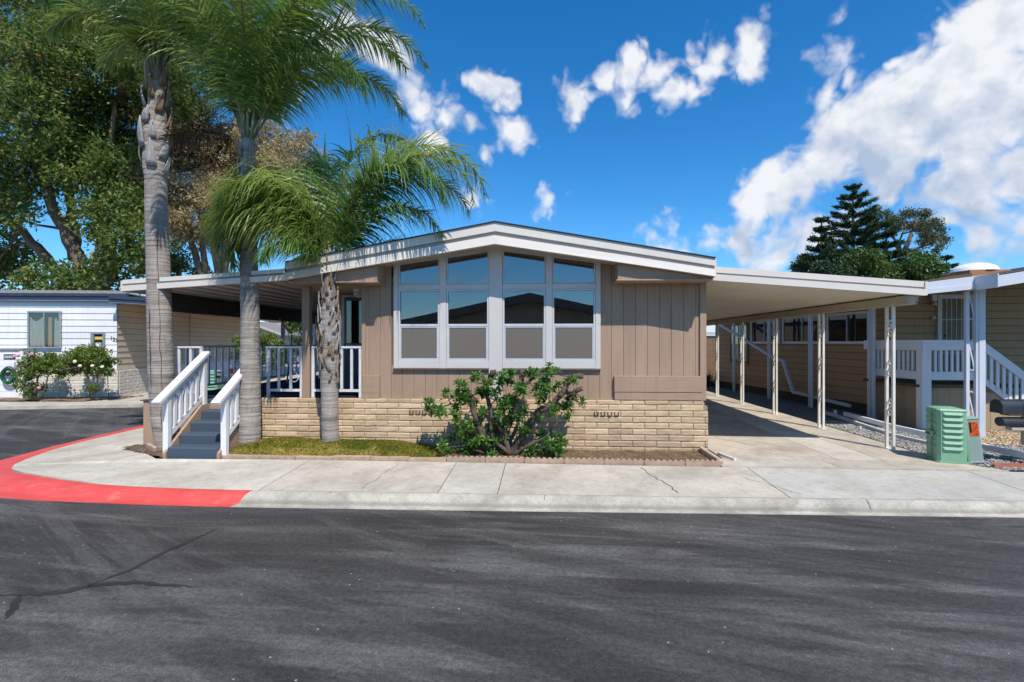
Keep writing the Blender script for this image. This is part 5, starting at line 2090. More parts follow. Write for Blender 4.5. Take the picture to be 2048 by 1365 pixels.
# ------------------------------------------------------------------ utility boxes
def utility_box(name, label, cx, cy, z0, w, dp, h, rot, group=None):
    t = thing(name, label, 'utility box', (cx, cy, z0), group)

    def place(o):
        o.rotation_euler.z = rot
        return o
    b = MB()
    c = .03
    poly = [(-w / 2 + c, -dp / 2), (w / 2 - c, -dp / 2), (w / 2, -dp / 2 + c), (w / 2, dp / 2 - c), (w / 2 - c, dp / 2), (-w / 2 + c, dp / 2), (-w / 2, dp / 2 - c), (-w / 2, -dp / 2 + c)]
    b.prism(poly, 'z', .05, h * .955)
    place(link('body', b.data('body', 'green'), t, (cx, cy, z0)))
    b = MB()
    f = lambda s, z: [(x * s, y * s, z) for x, y in poly]
    lv = [f(1.03, h * .955), f(1.035, h * .975), f(.99, h * .992), f(.6, h * 1.012)]
    for k in range(len(lv)):
        b.v += lv[k]
    for k in range(len(lv) - 1):
        b.f += [(k * 8 + i, k * 8 + (i + 1) % 8, (k + 1) * 8 + (i + 1) % 8, (k + 1) * 8 + i) for i in range(8)]
    b.f.append(tuple(range(24, 32)))
    place(link('lid', b.data('lid', 'green'), t, (cx, cy, z0)))
    b = MB().prism([(x * 1.09, y * 1.09) for x, y in poly], 'z', 0, .049)
    place(link('plinth', b.data('plinth', 'green'), t, (cx, cy, z0)))
    # pressed louvres: wedge hoods on the front and in two columns on the side
    def louvre(x0, x1, z, face):
        b = MB()
        hh, out = h * .052, .028
        if face == 'f':
            y = -dp / 2 - .0005
            b.v = [(x0, y, z + hh), (x1, y, z + hh), (x1, y, z - .002), (x0, y, z - .002), (x0 + .03, y - out, z), (x1 - .03, y - out, z), (x0 + .02, y - out * .35, z + hh * .8), (x1 - .02, y - out * .35, z + hh * .8)]
        else:
            y = -w / 2 - .0005
            b.v = [(y, x1, z + hh), (y, x0, z + hh), (y, x0, z - .002), (y, x1, z - .002), (y - out, x1 - .03, z), (y - out, x0 + .03, z), (y - out * .35, x1 - .02, z + hh * .8), (y - out * .35, x0 + .02, z + hh * .8)]
        b.f = [(0, 1, 7, 6), (6, 7, 5, 4), (0, 6, 4, 3), (1, 2, 5, 7), (3, 4, 5, 2)]
        place(link('louvre', b.data('louvre', 'green'), t, (cx, cy, z0)))
    for k in range(7):
        z = h * (.265 + k * .105)
        louvre(-w / 2 + .05, w / 2 - .05, z, 'f')
        if k not in (3,):
            louvre(-dp / 2 + .04, -.03, z + .01, 's')
            louvre(.05, dp / 2 - .04, z + .01, 's')
    b = MB()
    y = -w / 2
    b.box(y - .022, y - .001, -.022, .028, .06, h * .95)
    place(link('seam', b.data('seam', 'green'), t, (cx, cy, z0)))
    b = MB()
    for (a, c_, lo, hi) in ((-.13, .10, h * .55, h * .575), (-.13, .10, h * .475, h * .497), (-.13, -.10, h * .4975, h * .5495), (.07, .10, h * .4975, h * .5495)):
        b.box(y - .05, y - .023, a, c_, lo, hi)
    place(link('latch', b.data('latch', 'green'), t, (cx, cy, z0)))
    b = MB().box(-w / 2 + .035, -w / 2 + .041, -dp / 2 - .006, -dp / 2 - .0005, .06, h * .94)
    place(link('door_seam', b.data('door_seam', 'green'), t, (cx, cy, z0)))
    return t


ux, uy = at_depth(1892, 7.98)
utility_box('utility_box', 'large pale green louvred utility cabinet in the gravel at the driveway corner', ux, uy, .18, .37, .44, .84, R(-16))
x, y = at_depth(426, 17.2)
utility_box('utility_box', 'second pale green cabinet seen through the porch railing, across the side street', x, y, .1, .5, .5, 1.0, R(8))
# small tilted pedestal with an orange warning sticker
x, y = at_depth(1950, 7.85)
pd = thing('cable_pedestal', 'small leaning grey green pedestal with an orange sticker right of the utility cabinet', 'pedestal', (x, y, .17))
tilt = Matrix.Translation(Vector((x, y, .17))) @ Matrix.Rotation(R(-7), 4, 'Y') @ Matrix.Rotation(R(-20), 4, 'Z')


def ptilt(b, name, mat, parent=pd, smooth=False):
    b.v = [tuple(tilt @ Vector(p)) for p in b.v]
    return b.build(name, mat, parent, smooth)


ptilt(MB().box(-.085, .085, -.085, .085, -.1, .70, .008), 'body', 'green_grey')
ptilt(MB().box(-.092, .092, -.092, .092, .701, .725, .006), 'cap', 'green_grey')
ptilt(MB().box(-.12, -.086, -.11, .09, -.1, .72, .006), 'back_cover', 'green')
ptilt(MB().box(-.09, .10, -.105, -.086, .045, .060, .003), 'clip', 'alu_grey')
stk = ptilt(MB().box(-.040, .070, -.0885, -.0855, .45, .67), 'sticker', 'orange')
ptilt(MB().box(-.038, -.014, -.0895, -.0888, .50, .66), 'sticker_bar', 'black', stk)
b = MB()
for k in range(8):
    z = .46 + k * .026
    for q in range(3):
        if (k * 3 + q) % 4 != 3:
            b.box(.0 + q * .022, .016 + q * .022, -.0895, -.0888, z, z + .011)
ptilt(b, 'sticker_text', 'black', stk)
# terracotta edging at the far right
te = thing('terracotta_edging', 'terracotta scalloped edging blocks along the gravel at the right', 'edging', (7.3, 7.85, .17))
tm_ = edge_block(.5, .085, .06, 5).data('edging_block', 'terracotta')
ex, ey, _ = at_Z(1990, 938, .17)
for k in range(5):
    link('edging_block', tm_, te, (ex + k * .505, ey - k * .01, .17))
# small marker in the gravel
x, y, _ = at_Z(1722, 873, .18)
mk = thing('gravel_light', 'small clear stake light in the gravel between the carport posts', 'garden light', (x, y, .18))
MB().tube([(x, y, .16), (x - .015, y, .34)], .008, 6).build('stake', 'alu', mk)
MB().box(x - .04, x + .01, y - .02, y + .02, .31, .38, .005).build('lamp_head', 'alu', mk)

# mailbox on its bracket
YM = 8.25
mx, _, mz = at_Y(1992, 830, YM)
mbx = thing('mailbox', 'black arched mailbox over a newspaper tube on a wooden bracket at the right edge', 'mailbox', (mx + .9, YM, .18))
b = MB()
zb_ = at_Y(1992, 826, YM)[2]
W2 = .115
prof = [(-W2, 0), (W2, 0)] + [(W2 * math.cos(a), .10 + W2 * .95 * math.sin(a)) for a in np.linspace(0, math.pi, 13)]
b.prism([(YM + p[0], zb_ + p[1]) for p in prof][::-1], 'x', mx, mx + .62)
b.build('body', 'mailbox', mbx)
b = MB()
prof2 = [(p[0] * 1.04, p[1] * 1.03 - .004) for p in prof]
b.prism([(YM + p[0], zb_ + p[1]) for p in prof2][::-1], 'x', mx + .30, mx + .335)
b.build('rim', 'mailbox', mbx)
b = MB()
zt_ = at_Y(1992, 843, YM)[2]
prof3 = [(.085 * math.cos(a), .07 * math.sin(a)) for a in np.linspace(0, 6.2832, 21)[:-1]]
b.prism([(YM - .02 + p[0], zt_ + p[1]) for p in prof3], 'x', mx + .03, mx + .75)
b.build('newspaper_tube', 'mailbox', mbx)
b = MB()
pts = [(mx + .42 + .035 * math.cos(a), YM - .109, zt_ + .005 + .045 * math.sin(a)) for a in np.linspace(.5, 5.8, 18)]
b.tube(pts, .008, 5)
b.build('tube_emblem', 'blueink', mbx)
MB().box(mx + .12, mx + .26, YM - .08, YM + .08, zb_ - .035, zb_ - .002).build('mount', 'cedar', mbx)
MB().box(mx - .04, mx + .9, YM - .05, YM + .05, zb_ - .03 - .002, zb_ - .036 + .03).build('shelf', 'wood_p', mbx) if False else None
MB().box(mx + .18, mx + 1.1, YM - .06, YM + .06, zt_ - .13, zt_ - .075, .004).build('bracket_arm', 'wood_p', mbx)
MB().box(mx + .40, mx + .52, YM - .055, YM + .055, zt_ - .36, zt_ - .132, .004).build('bracket', 'wood_p', mbx)
MB().box(mx + .75, mx + .87, YM - .055, YM + .055, .12, zb_ + .1, .004).build('post', 'wood_p', mbx)

# ------------------------------------------------------------------ things further off
def gable_house(label, cx, cy, w, dpt, hw, hr, wall, roof, rot=0, name='far_house'):
    t = thing(name, label, 'house', (cx, cy, .1))
    b = MB()
    b.box(cx - w / 2, cx + w / 2, cy, cy + dpt, .05, hw)
    b.prism([(cx - w / 2, hw + .001), (cx + w / 2, hw + .001), (cx, hr - .02)], 'y', cy, cy + dpt)
    b.build('wall', wall, t)
    b = MB()
    for s in (-1, 1):
        xe = cx + s * (w / 2 + .5)
        ze = hw - (hr - hw) / (w / 2) * .5
        P = [(cx, hr + .14), (xe, ze + .14), (xe, ze), (cx, hr)]
        b.prism(P if s > 0 else P[::-1], 'y', cy - .5, cy + dpt + .5)
    b.build('roof', roof, t)
    b = MB()
    for s in (-1, 1):
        xe = cx + s * (w / 2 + .52)
        ze = hw - (hr - hw) / (w / 2) * .5
        b.hexa([(min(cx, xe), cy - .53, (hr if s > 0 else ze) - .06), (max(cx, xe), cy - .53, (ze if s > 0 else hr) - .06), (max(cx, xe), cy - .502, (ze if s > 0 else hr) - .06), (min(cx, xe), cy - .502, (hr if s > 0 else ze) - .06)],
               [(min(cx, xe), cy - .53, (hr if s > 0 else ze) + .16), (max(cx, xe), cy - .53, (ze if s > 0 else hr) + .16), (max(cx, xe), cy - .502, (ze if s > 0 else hr) + .16), (min(cx, xe), cy - .502, (hr if s > 0 else ze) + .16)])
    b.build('fascia', wall, t)
    return t


x, y = at_depth(548, 52)
gable_house('far pale gabled house glimpsed above the hedge behind the porch', x, y, 7.5, 8, 2.7, 4.3, 'farwall', 'farroof')
x, y = at_depth(500, 47)
gable_house('grey roofed house half hidden by the middle palm trunk behind the porch', x, y, 6.0, 8, 2.8, 3.9, 'farwall', 'farroof')
x, y = at_depth(1418, 42)
wr = thing('far_house', 'distant house with white roof seen at the end of the carport', 'house', (x, y, .1))
MB().box(x - 4, x + 5.5, y, y + 8, .1, 2.6).build('wall', 'steel', wr)
MB().box(x - 4.4, x + 6, y - .6, y + 8, 2.9, 3.9).build('roof', 'skylight', wr)
MB().box(x - 4.4, x + 6, y - .65, y - .6, 2.62, 2.88).build('fascia', 'alu', wr)
fx0, fy0 = at_depth(1392, 25)
fx1, fy1 = at_depth(1478, 23.5)
FL = Line((fx0, fy0), (fx1, fy1))
fe = thing('board_fence', 'dark brown board fence closing the far end of the carport', 'fence', (fx0, fy0, .15))
k = 0
nb = 7
for k in range(nb):
    FL.box(MB(), 0, FL.L, 0, .03, .15 + k * .30, .15 + k * .30 + .292).build('plank', 'tan_lap', fe)
FL.box(MB(), -.05, FL.L, -.02, -.001, .15, 2.25).build('backing', 'tan_dark', fe)

# leaning copper coloured pole by the neighbour's carport and small things on the far kerb
p0 = Vector((*at_depth(622, 13.2), 1.0))
pA = at_depth(557, 13.6)
pB = at_depth(583, 13.6)
b = MB()
q0 = (*at_depth(574, 13.4), CAMH + (686 - 756) / 1024 * 13.4)
q1 = (*at_depth(584, 13.4), CAMH + (686 - 671) / 1024 * 13.4)
q2 = (*at_depth(559, 13.4), CAMH + (686 - 637) / 1024 * 13.4)
b.tube([(q0[0], q0[1], 1.0), q1, q2], .022, 8)
tag(b.build('leaning_pole', 'copper'), 'bent copper coloured pole leaning inside the porch railing', 'pole')
x, y = at_depth(463, 15.0)
sb = thing('wooden_bench', 'small grey wooden bench beyond the porch railing with a striped tin on it', 'bench', (x, y, 0))
MB().box(x - .42, x + .42, y - .2, y + .2, 1.06, 1.12, .01).build('seat', 'wood_p', sb)
for sx_ in (-.36, .36):
    MB().box(x + sx_ - .03, x + sx_ + .03, y - .16, y + .16, 1.0, 1.06).build('leg', 'wood', sb)
tn_ = thing('striped_tin', 'orange and white striped tin standing on the bench beyond the railing', 'tin', (x - .02, y, 1.12))
MB().lathe([(.07, 1.121), (.07, 1.28)], 14, (x - .02, y, 0)).build('body', 'orange', tn_)
MB().lathe([(.072, 1.281), (.072, 1.37)], 14, (x - .02, y, 0)).build('lid', 'white', tn_)

# the house across the street, seen only mirrored in the windows
op = thing('opposite_house', 'brown gabled house across the street that shows mirrored in the window group', 'house', (2, -10, 0))
gx, gy, gw = -.7, -9.5, 15.0
b = MB()
b.box(gx - gw / 2, gx + gw / 2, gy - 16, gy, .1, 2.75)
b.prism([(gx - gw / 2, 2.751), (gx + gw / 2, 2.751), (gx, 4.35)], 'y', gy - 16, gy)
b.build('wall', 'opp_wall', op)
b = MB()
for s in (-1, 1):
    xe = gx + s * (gw / 2 + .6)
    P = [(gx, 4.62), (xe, 2.95), (xe, 2.55), (gx, 4.2)]
    b.prism(P if s > 0 else P[::-1], 'y', gy - 17, gy + .9)
b.build('roof', 'opp_roof', op)
for wx in (-1.2, 1.6, 4.4):
    wn = MB().box(gx + wx - .9, gx + wx + .9, gy + .002, gy + .05, 1.3, 2.5).build('window', 'white', op)
    MB().box(gx + wx - .8, gx + wx + .8, gy + .051, gy + .055, 1.4, 2.4).build('pane', 'black', wn)
struct(MB().add([(-60, -9.0, .12), (70, -9.0, .12), (70, -4.6, .12), (-60, -4.6, .12)], [(0, 1, 2, 3)]).build('opposite_pavement', 'walk'))


# ------------------------------------------------------------------ palms
def frond_mesh(start, az, el, L, bend, n, leaf, rs, droop=1.0, plumose=.5, width=.030, twist=0.0, pw=1.5):
    """returns rachis points and an array mesh of leaflets (world coordinates)"""
    az, el, bend = R(az), R(el), R(bend)
    K = 30
    pts = [Vector(start)]
    tang = []
    side_az = az - math.pi / 2
    cur = az
    for k in range(K):
        s = (k + .5) / K
        e = el - bend * s ** pw
        cur = az + twist * s
        t = Vector((math.cos(e) * math.cos(cur), math.cos(e) * math.sin(cur), math.sin(e)))
        tang.append(t)
        pts.append(pts[-1] + t * (L / K))
    tang.append(tang[-1])
    P = np.array([tuple(p) for p in pts])
    T = np.array([tuple(t) for t in tang])
    m = n * 2
    s = np.repeat(np.linspace(.13, .995, n), 2) + rs.uniform(-.003, .003, m)
    s = np.clip(s, .1, .998)
    sgn = np.tile([1.0, -1.0], n)
    f = s * K
    i0 = np.clip(f.astype(int), 0, K - 1)
    fr = (f - i0)[:, None]
    base = P[i0] * (1 - fr) + P[i0 + 1] * fr
    tg = unit(T[i0] * (1 - fr) + T[i0 + 1] * fr)
    lat = np.array([math.cos(side_az), math.sin(side_az), 0])
    lat = np.repeat(lat[None], m, 0)
    up = unit(np.cross(lat, tg))
    up = np.where(up[:, 2:3] < -.2, up, up)
    ang = rs.normal(0, plumose, m)
    fwd = .35 + .75 * s
    d = lat * (sgn * np.cos(ang))[:, None] + up * np.sin(ang)[:, None] * .9
    d = unit(d + tg * fwd[:, None])
    ll = leaf * np.clip(np.sin(math.pi * np.clip(s * .88 + .10, 0, 1)) ** .6, .3, 1) * rs.uniform(.8, 1.12, m)
    S = 5
    rows = []
    p = base.copy()
    w0 = width * (.7 + .6 * rs.rand(m))
    for k in range(S + 1):
        q = k / S
        wv = unit(np.cross(d, up + .15 * rs.normal(size=(m, 3)) if k == 0 else up))
        wd = (w0 * (1 - q) ** .7 * (.55 + .9 * math.sin(math.pi * min(1, q + .25))))[:, None] * .5
        rows.append(np.stack([p - wv * wd, p + wv * wd], 1))
        p = p + d * (ll / S)[:, None]
        g = (.10 + .34 * q) * droop * rs.uniform(.6, 1.3, m)
        d = d.copy()
        d[:, 2] -= g
        d = unit(d)
    V = np.stack(rows, 1)                       # m, S+1, 2, 3
    V = V.reshape(-1, 3)
    idx = np.arange(m)[:, None] * (2 * (S + 1))
    q = np.array([[2 * k, 2 * k + 1, 2 * k + 3, 2 * k + 2] for k in range(S)])
    F = (idx[:, None, :] + q[None]).reshape(-1, 4)
    return [tuple(p) for p in pts], V, F


def palm(label, base, path, radii, fronds, rs_seed, frond_mats, boots, crown_r, crack=()):
    rs = np.random.RandomState(rs_seed)
    bx, by, bz = base
    t = thing('palm_tree', label, 'palm tree', (bx, by, bz), 'queen palms in front of the porch')
    # trunk with ring scars
    z0, z1 = path[0][2], path[-1][2]

    def at(z):
        for a, b_ in zip(path, path[1:]):
            if z <= b_[2] or b_ is path[-1]:
                u = (z - a[2]) / (b_[2] - a[2])
                return a[0] + (b_[0] - a[0]) * u, a[1] + (b_[1] - a[1]) * u

    def rad(z):
        for a, b_ in zip(radii, radii[1:]):
            if z <= b_[0] or b_ is radii[-1]:
                u = max(0, min(1, (z - a[0]) / (b_[0] - a[0])))
                return a[1] + (b_[1] - a[1]) * u
    b = MB()
    N = 28
    zs_, z = [], z0
    while z < z1:
        step = rs.uniform(.045, .10)
        q_ = rs.uniform(.965, .995)
        zs_ += [(z, 1.0), (z + step * .75, .992), (z + step * .86, q_), (z + step * .95, 1.006)]
        z += step
    for z, m_ in zs_:
        x, y = at(z)
        for k in range(N):
            a = 2 * math.pi * k / N
            wob = 1 + .035 * mn.noise((math.cos(a) * 1.6 + bx, math.sin(a) * 1.6, z * 1.1)) + .02 * mn.noise((math.cos(a) * 5, math.sin(a) * 5 + by, z * 6))
            flare = 1 + .12 * max(0, 1 - (z - z0) / .35) ** 2 * (1 + .25 * math.sin(a * 7 + bx))
            r_ = rad(z) * m_ * wob * flare
            b.v.append((x + r_ * math.cos(a), y + r_ * math.sin(a), z + .012 * mn.noise((math.cos(a) * 2, math.sin(a) * 2, z * 9))))
    for i in range(len(zs_) - 1):
        for k in range(N):
            k2 = (k + 1) % N
            b.f.append((i * N + k, i * N + k2, (i + 1) * N + k2, (i + 1) * N + k))
    b.f.append(tuple((len(zs_) - 1) * N + k for k in range(N)))
    tr = b.build('trunk', 'trunk', t, True)
    # old leaf bases wrapped round the top of the trunk
    bz0, bz1, nb, br, bmats = boots[:5]
    bs = boots[5] if len(boots) > 5 else 1
    bw = boots[6] if len(boots) > 6 else 1
    for k in range(nb):
        u = k / nb
        z = bz0 + (bz1 - bz0) * u + rs.uniform(-.05, .05)
        a0 = k * 2.4 + rs.uniform(-.3, .3)
        x, y = at(min(z, z1))
        h = rs.uniform(.28, .62) * bs
        r0 = rad(min(z, z1)) * rs.uniform(.97, 1.05)
        wdt = rs.uniform(.55, 1.05) * bw
        drift = rs.uniform(-.5, .5) * (1 if bw < 1 else .2)
        b = MB()
        nu, nv = 5, 5
        flare = rs.uniform(.02, br)
        for j in range(nv + 1):
            v = j / nv
            ww = wdt * (1 - v ** 1.6 * .85)
            for i in range(nu + 1):
                q = i / nu - .5
                a = a0 + q * ww + drift * v
                r_ = r0 + .012 + flare * math.sin(v * 2.2) + rs.uniform(-.008, .008)
                b.v.append((x + r_ * math.cos(a), y + r_ * math.sin(a), z + h * v * (1 - .25 * abs(q)) + rs.uniform(-.012, .012)))
        for j in range(nv):
            for i in range(nu):
                a = j * (nu + 1) + i
                b.f.append((a, a + 1, a + nu + 2, a + nu + 1))
        o = b.build('leaf_base', bmats[k % len(bmats)], t, True)
        so = o.modifiers.new('thick', 'SOLIDIFY')
        so.thickness = .014
        so.offset = 1
    if crack:
        b = MB()
        for (za, zb_, ang, w_) in crack:
            base_n = len(b.v)
            K_ = 40
            for i in range(K_ + 1):
                z = za + (zb_ - za) * i / K_
                x, y = at(z)
                aa = ang + .10 * mn.noise((z * 2.2, ang, 0)) + .05 * mn.noise((z * 7, ang, 3))
                ww = w_ * (.25 + .75 * abs(mn.noise((z * 3, 1, ang)))) * min(1, 6 * i / K_, 6 * (1 - i / K_))
                for sg in (-1, 1):
                    r_ = rad(z) * 1.035 + .004
                    b.v.append((x + r_ * math.cos(aa + sg * ww / r_ / 2), y + r_ * math.sin(aa + sg * ww / r_ / 2), z))
            b.f += [(base_n + 2 * i, base_n + 2 * i + 1, base_n + 2 * i + 3, base_n + 2 * i + 2) for i in range(K_)]
        b.build('bark_split', 'split', t)
    top = Vector((*at(z1), z1))
    # crown shaft
    b = MB().tube([top - Vector((0, 0, .15)), top + Vector((0, 0, .15)), top + Vector((.0, 0, .45))], [crown_r, crown_r * .6, crown_r * .2], 12)
    b.build('crown_shaft', 'rachis', t, True)
    for k, fr in enumerate(fronds):
        az, el, L, bend = fr[:4]
        opt = fr[4] if len(fr) > 4 else {}
        st_ = top + Vector((math.cos(R(az)) * crown_r * .6, math.sin(R(az)) * crown_r * .6, opt.get('dz', 0) + .02 * (k % 4)))
        pts, V, F = frond_mesh(st_, az, el, L, bend, opt.get('n', 125), opt.get('leaf', .92), rs, opt.get('droop', 2.3), opt.get('plum', .5), opt.get('w', .025), opt.get('tw', 0), opt.get('pw', 1.9))
        V = V - np.array([bx, by, bz])
        fo = link('frond', np_mesh('frond', V, F, opt.get('mat', frond_mats[k % len(frond_mats)])), t, (bx, by, bz))
        K = len(pts)
        MB().tube(pts, [max(.005, (.024 if L > 2.2 else .018) * (1 - i / K) ** .8) for i in range(K)], 6).build('rachis', opt.get('rach', 'rachis'), fo, True)
    return t


rf = random.Random(3)


def auto(n, L0, L1, e0, e1, b0, b1, az0=0, step=137.5, **kw):
    return [((az0 + step * k) % 360 + rf.uniform(-8, 8), rf.uniform(e0, e1), rf.uniform(L0, L1), rf.uniform(b0, b1), dict(kw)) for k in range(n)]


b1 = (-6.70, 8.55, .18)
palm('tallest palm with thick cracked grey trunk left of the white stair railing', b1,
     [(-6.56, 8.55, .10), (-6.64, 8.55, 1.2), (-6.70, 8.56, 2.8), (-6.76, 8.56, 4.9), (-6.74, 8.56, 6.75)],
     [(.1, .155), (.7, .19), (1.6, .20), (3.5, .18), (4.9, .168), (5.1, .20), (5.7, .20), (6.2, .13), (6.8, .11)],
     [(174, 78, 3.6, 140), (205, 84, 3.8, 110), (320, 82, 3.8, 105), (100, 80, 3.8, 100), (30, 84, 4.0, 105), (250, 82, 3.6, 105),
      (150, 74, 3.2, 150, {'leaf': .85}), (8, 72, 2.9, 140, {'leaf': .8}), (190, 66, 2.3, 150, {'leaf': .7}), (280, 86, 4.0, 80), (60, 70, 3.0, 120)],
     11, ['frond', 'frond', 'frond_y'], (4.95, 6.7, 30, .05, ['boot_grey', 'boot', 'boot_grey', 'boot_red', 'boot'], .9, .8), .13, ((.9, 4.3, R(-52), .026), (1.2, 2.7, R(-98), .04), (.3, .95, R(-60), .035)))
b2 = (-5.0, 8.45, .20)
palm('middle palm with slightly leaning ringed trunk right of the carpeted stairs', b2,
     [(-5.0, 8.45, .14), (-4.99, 8.46, 1.4), (-5.02, 8.5, 2.6), (-5.08, 8.55, 4.0), (-5.1, 8.58, 5.5)],
     [(.1, .18), (.6, .175), (1.4, .162), (2.8, .148), (4.0, .135), (5.5, .115)],
     [(0, 80, 4.9, 150), (16, 74, 4.5, 140), (350, 82, 4.7, 132), (40, 78, 4.5, 125), (330, 76, 3.9, 140), (75, 78, 4.3, 112), (110, 76, 4.1, 115), (160, 78, 4.0, 130),
      (185, 74, 3.6, 140), (210, 80, 3.9, 125), (255, 78, 3.3, 132), (295, 80, 3.7, 128), (8, 85, 4.7, 110), (140, 84, 4.4, 95), (28, 64, 3.6, 135), (352, 62, 3.0, 145),
      (178, 18, 1.9, 62, {'mat': 'frond_dead', 'rach': 'boot', 'droop': 1.5, 'leaf': .5}), (85, 82, 4.0, 70)],
     23, ['frond', 'frond', 'frond_y'], (4.4, 5.5, 9, .05, ['boot_grey', 'boot']), .11)
b3 = (-3.60, 8.50, .20)
Y_ = {'leaf': 1.15, 'droop': 2.8, 'mat': 'frond_y', 'plum': .4}
palm('smallest palm with shaggy trunk top before the porch, bright fronds reaching over the roof', b3,
     [(-3.60, 8.5, .14), (-3.62, 8.5, 1.1), (-3.63, 8.5, 2.0), (-3.62, 8.5, 3.2)],
     [(.1, .150), (.5, .140), (1.2, .138), (1.9, .145), (2.1, .158), (2.7, .118), (3.2, .085)],
     [(2, 80, 4.1, 172, {'leaf': 1.15, 'droop': 2.4, 'mat': 'frond_y'}), (345, 78, 3.5, 165, {'leaf': 1.05, 'droop': 2.4}), (18, 82, 4.5, 165, {'leaf': 1.1, 'droop': 2.2, 'mat': 'frond_y'}),
      (12, 72, 3.5, 150, {'leaf': 1.0, 'droop': 2.3}), (28, 40, 2.0, 70, {'leaf': .62}), (66, 88, 4.0, 95, {'leaf': .95, 'mat': 'frond_y'}), (356, 62, 2.6, 140, {'leaf': .85, 'droop': 2.2}),
      (180, 78, 3.3, 180, Y_), (192, 72, 2.9, 180, Y_), (170, 76, 3.2, 176, Y_), (200, 66, 2.6, 178, Y_), (160, 82, 3.7, 165, Y_), (186, 60, 2.4, 175, Y_), (215, 82, 2.8, 172, Y_),
      (140, 76, 3.2, 140, {'leaf': .95, 'mat': 'frond_y'}), (238, 42, 1.4, 125, {'leaf': .6, 'droop': 1.8}), (120, 84, 3.8, 110, {'leaf': .95})],
     37, ['frond', 'frond'], (1.35, 3.2, 85, .022, ['boot', 'boot_grey', 'boot', 'boot_red', 'boot_grey'], .62, .42), .07)


# ------------------------------------------------------------------ trees
def tree(name, label, cat, d, stems, blobs, n, size, mat, bark='bark', spread_d=2.0, group=None, aspect=.42, clump=.5, seed=1, twig=True, up=.35):
    """stems: polylines of (px, py, dd, radius m); blobs: (px, py, radius px) seen at distance d"""
    rs = random.Random(seed)
    rn = np.random.RandomState(seed)

    def pt(px, py, dd=0.0):
        D = d + dd
        x, y = at_depth(px, D)
        return Vector((x, y, CAMH + (686 - py) / 1024 * D))
    x, y = at_depth(stems[0][0][0], d + stems[0][0][2])
    t = thing(name, label, cat, (x, y, .1), group)
    b = MB()
    tips = []
    for s in stems:
        pts, rad = [], []
        for i, (a, c) in enumerate(zip(s, s[1:])):
            p, q = pt(*a[:3]), pt(*c[:3])
            for k in range(5):
                u = k / 5
                w = p.lerp(q, u)
                j = a[3] * .35
                if k or i:
                    w = w + Vector((rs.uniform(-j, j), rs.uniform(-j, j), rs.uniform(-j, j)))
                pts.append(w)
                rad.append(a[3] + (c[3] - a[3]) * u)
        pts.append(pt(*s[-1][:3]))
        rad.append(s[-1][3])
        b.tube(pts, rad, 9)
        tips += pts[3:]
    C = []
    for (px, py, rp) in blobs:
        dd = rs.uniform(-spread_d, spread_d)
        r_ = rp / 1024 * d
        c = pt(px, py, dd)
        C.append((c, r_))
        if twig and tips:
            near = min(tips, key=lambda q: (q - c).length + (2 if q.z > c.z else 0))
            mid = near.lerp(c, .5) + Vector((rs.uniform(-.3, .3), rs.uniform(-.3, .3), -.15))
            b.tube([near, mid, c], [.07 * r_ ** .5 + .02, .05, .015], 6)
    b.build('trunk', bark, t, True)
    tot = sum(r_ ** 2 for _, r_ in C)
    allp = []
    for c, r_ in C:
        k = int(n * r_ ** 2 / tot)
        nc = max(4, int(k / 42))
        dirs = unit(rn.normal(size=(nc, 3)))
        rr = r_ * rn.uniform(.35, 1.05, size=(nc, 1)) ** .6
        cc = np.array(c)[None] + dirs * rr * np.array([[1, 1, .9]])
        cl = cc[rn.randint(0, nc, k)]
        q = rn.normal(size=(k, 3)) * clump * np.array([[.5, .5, .32]])
        q[:, 2] -= .12 * (q[:, 0] ** 2 + q[:, 1] ** 2)
        allp.append(cl + q)
    P = np.concatenate(allp) - np.array([x, y, .1])
    ax = unit(rn.normal(size=(len(P), 3))) * .4
    ax[:, 2] -= .45
    link('crown', leaves('crown', P, size, mat, aspect, ax, .8, up), t, (x, y, .1))
    return t


tree('broadleaf_tree', 'huge green and rust broadleaf tree with several pale trunks behind the white house', 'tree', 27,
     [[(185, 600, 0, .42), (150, 500, 0, .32), (100, 400, -.5, .24), (78, 330, -.5, .17), (60, 230, 0, .14), (40, 120, 0, .06)],
      [(185, 600, 0, .34), (205, 500, .5, .26), (190, 420, .5, .2), (215, 330, .5, .14), (230, 200, .5, .1)],
      [(165, 590, .2, .36), (95, 520, .2, .26), (40, 460, 0, .18), (0, 400, 0, .12), (-50, 330, 0, .08)],
      [(195, 590, .4, .34), (240, 520, .6, .26), (300, 500, 1, .16), (340, 440, 1, .1)],
      [(150, 520, 0, .30), (140, 420, .8, .24), (135, 300, .8, .18), (150, 160, .8, .1), (170, 20, .8, .05)],
      [(205, 590, .8, .3), (225, 480, 1, .22), (200, 400, 1, .14)]],
     [(400, 60, 80), (380, 140, 70), (310, 150, 70), (30, 40, 85), (120, 20, 90), (-40, 120, 90), (60, 130, 95), (150, 110, 95), (230, 60, 85), (230, 170, 85), (20, 240, 90), (110, 230, 90), (190, 260, 80), (250, 260, 70),
      (40, 330, 80), (-30, 380, 80), (120, 330, 70), (190, 350, 70), (260, 340, 60), (20, 430, 45), (-40, 480, 70), (250, 420, 55), (200, 440, 45), (30, 520, 45), (90, 560, 40), (-20, 560, 60),
      (250, 520, 42), (280, 470, 45), (190, 540, 30), (300, 100, 80), (300, 20, 80), (330, 210, 70), (140, 560, 35), (230, 575, 35)],
     95000, .25, 'leaf_green', 'bark', 2.6, None, .46, .62, 5)
